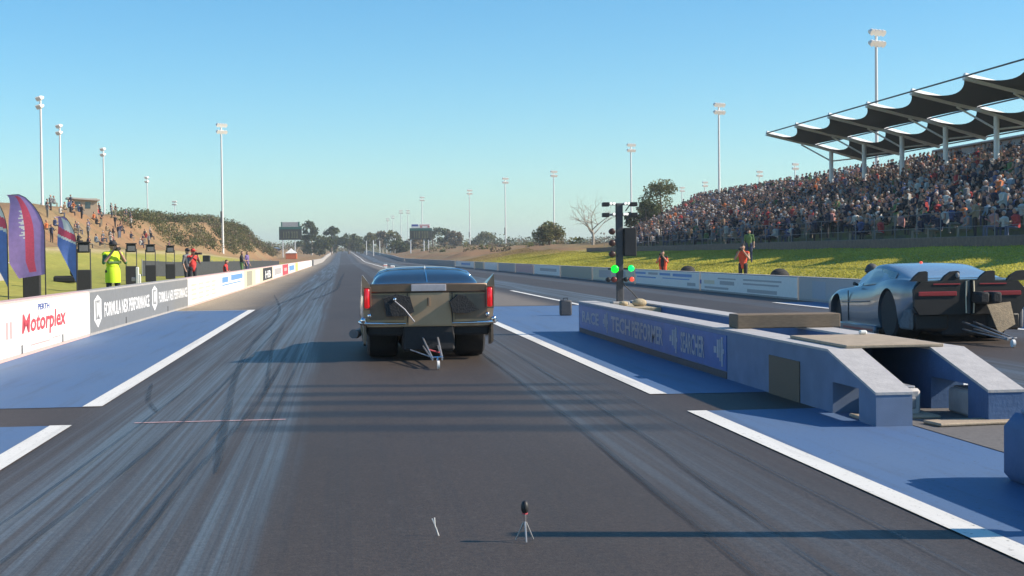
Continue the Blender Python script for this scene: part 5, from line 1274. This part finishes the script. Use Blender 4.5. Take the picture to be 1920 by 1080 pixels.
for (px, Y, H_, rad, cols, lab, bare, pale) in (
  (585, 560, 13.0, 4.2, GREEN, 'tall open gum tree right of the left scoreboard', .45, True), (622, 600, 12, 3.6, GREEN, 'upright dark gum tree at the left end of the track', .2, False), (600, 520, 8, 4.5, GREEN, 'low dark tree below the tall gums', .1, False),
  (655, 640, 9.5, 5.5, GREEN, 'round tree straight ahead above the track end', .1, False), (680, 660, 8.0, 4.5, OLIVE, 'olive tree right of the track end', .1, False), (700, 620, 9.5, 3.6, OLIVE, 'loose olive tree among the far white posts', .3, True),
  (718, 600, 9.0, 3.2, BROWN, 'brownish tree among the far white posts', .3, True), (738, 580, 8.5, 3.6, OLIVE, 'grey green tree left of the right scoreboard', .25, True), (748, 520, 4.6, 4.2, GREEN, 'dark low bush under the right scoreboard', .0, False), (812, 610, 8.5, 4.5, GREEN, 'tree behind the right edge of the right scoreboard', .15, False),
  (835, 600, 8.5, 5.0, GREEN, 'round green tree right of the right scoreboard', .1, False), (858, 590, 6.5, 4.5, BROWN, 'brown scrubby tree right of the right scoreboard', .1, False), (775, 560, 6.0, 4.5, BROWN, 'brown scrubby tree below the right scoreboard', .05, False), (905, 620, 5.5, 5.5, OLIVE, 'low scrub tree far right of the right scoreboard', .05, False),
  (1240, 205, 7.2, 3.4, OLIVE, 'green tree at the far end of the crowd', .1, False), (1212, 200, 5.4, 2.6, GREEN, 'smaller dark tree just right of the start lights', .05, False), (632, 720, 8.5, 4.5, GREEN, 'far dark tree left of the track end', .1, False), (570, 600, 7.5, 4.0, GREEN, 'dark tree behind the left scoreboard posts', .05, False),
  (667, 700, 8.5, 4.5, GREEN, 'far dark tree right above the track end', .1, False)):
    X = pxX(px, Y); tree(lab, (X, Y, terr(X, Y)), H_, rad, tt, cols, leaf=.30+.0011*Y if Y > 300 else .34, n=80 if Y > 300 else 260, clumps=16, bare=bare, pale=pale)
# the big round bush
X = pxX(1031, 232); t = thing('round_bush', 'big round dense olive bush on the right bank top', 'bush', (X, 232, terr(X, 232)))
mb = MB(); rr = random.Random(3)
for k in range(22): a = rr.uniform(0, 2*pi); f = rr.random()**.6; c = (cos(a)*f*2.2, sin(a)*f*2.0, 1.3+rr.random()*2.1*(1-.5*f*f)); leaf_mass(mb, c, (1.15, 1.1, .9), 240, .34, rr, OLIVE)
mb.build('crown', 'leaf', t); MB().tube([(0, 0, -.5), (0, 0, 1.5)], [.25, .15], 8).build('trunk', 'bark', t)
# bare tree
X = pxX(1112, 182); t = thing('bare_tree', 'leafless pale branching tree left of the start lights', 'tree', (X, 182, terr(X, 182)))
rr = random.Random(14)
tb = MB().tube([(0, 0, -.4), (.1, 0, 1.0), (0, .1, 1.9)], [.20, .15, .11], 8).build('trunk', 'bark_pale', t, 60)
def branch(p, d, L, r, depth):
    q = p+d*L*.5+Vector((rr.gauss(0, .06), rr.gauss(0, .06), .04)); e = q+(d+Vector((rr.gauss(0, .25), rr.gauss(0, .25), .12)))*L*.5
    MB().tube([p, q, e], [r, r*.8, r*.55], 5).build('limb' if depth == 0 else 'branch', 'bark_pale', tb if depth else t)
    if depth < 3:
        for _ in range(3 if depth < 2 else 2):
            nd = (d+Vector((rr.gauss(0, .65), rr.gauss(0, .65), rr.gauss(.05, .35)))).normalized(); branch(e if rr.random() < .6 else q, nd, L*rr.uniform(.6, .8), r*.55, depth+1)
for k in range(6): a = k*pi/3+rr.random(); branch(Vector((0, .05, 1.2+.15*k)), Vector((cos(a), sin(a), rr.uniform(.35, 1.1))).normalized(), 2.1, .085, 0)
# scrub on the left ridge and along the far ground: uncountable
sc_ = MB(); rr = random.Random(31)
k = 0
while k < 1500:
    Y = rr.uniform(165, 440); X = -17-43*rr.random()**1.6; toe = lerp_tab([(0, -25), (220, -24), (340, -17), (600, -17)], Y)
    lim = toe-(5.5 if Y < 215 else 2.6)+2.5*noise.noise(Vector((X*.1, Y*.05, 2)))
    if X > lim: continue
    if X/Y < -.152 or noise.noise(Vector((X*.16, Y*.055, 8.8))) < -.12: continue
    z = terr(X, Y); r0 = rr.uniform(.7, 1.9); leaf_mass(sc_, (X, Y, z+r0*.35), (r0*1.2, r0*1.2, r0*.8), 105, .20+.0005*Y, rr, rr.choice([OLIVE, OLIVE, GREEN, BROWN])); k += 1
o = sc_.build('scrub', 'leaf'); o['kind'] = 'stuff'; o['label'] = 'olive and brown scrub covering the left ridge'; o['category'] = 'scrub'
fw = MB(); rr = random.Random(41)
for k in range(360):
    Y = rr.uniform(560, 1000); X = rr.uniform(-190, 190)
    if -16 < X < 20 and Y < 800: continue
    z = terr(X, Y); r0 = rr.uniform(1.8, 4.2); leaf_mass(fw, (X, Y, z+r0*.5), (r0*1.5, r0*1.3, r0*.8), 46, 1.15, rr, rr.choice([GREEN, OLIVE, BROWN]))
o = fw.build('far_woodland', 'leaf'); o['kind'] = 'stuff'; o['label'] = 'far scrubby woodland along the horizon'; o['category'] = 'woodland'
rs = MB(); rr = random.Random(43)
for k in range(150):
    Y = rr.uniform(175, 480); X = rr.uniform(24, 70)
    z = terr(X, Y); r0 = rr.uniform(.5, 1.3); leaf_mass(rs, (X, Y, z+r0*.3), (r0*1.2, r0*1.2, r0*.7), 40, .40+.0006*Y, rr, rr.choice([BROWN, BROWN, OLIVE]))
o = rs.build('dry_scrub', 'leaf'); o['kind'] = 'stuff'; o['label'] = 'dry brown scrub on the far right bank'; o['category'] = 'scrub'
# white marker posts beside the far track
for i, (px, Y) in enumerate(((688, 560), (701, 500), (713, 540), (726, 580), (733, 560), (742, 530), (757, 600))):
    X = pxX(px, Y); t = thing('far_post', 'pale post beside the far right track edge, number %s from the left' % ('one', 'two', 'three', 'four', 'five', 'six', 'seven')[i], 'post', (X, Y, terr(X, Y))); MB().tube([(0, 0, -.5), (0, 0, 5.2)], .14, 8).build('shaft', 'flood', t); MB().sphere((0, 0, 5.3), (.2, .2, .15), 8).build('cap', 'pole', t)

# ------------------------------------------------------------------ thin air over the whole place
hz_ = bpy.data.materials.new('haze_air'); hz_.use_nodes = True; n = hz_.node_tree.nodes; n.clear()
pv = n.new('ShaderNodeVolumePrincipled'); ho = n.new('ShaderNodeOutputMaterial'); hz_.node_tree.links.new(pv.outputs[0], ho.inputs['Volume'])
pv.inputs['Color'].default_value = (.90, .96, 1.0, 1); pv.inputs['Density'].default_value = .00028; pv.inputs['Anisotropy'].default_value = .2
o = MB().box(-640, 940, -60, 4050, -2.5, 60).build('haze', hz_); o['kind'] = 'stuff'; o['label'] = 'thin pale haze over the whole strip'; o['category'] = 'haze'
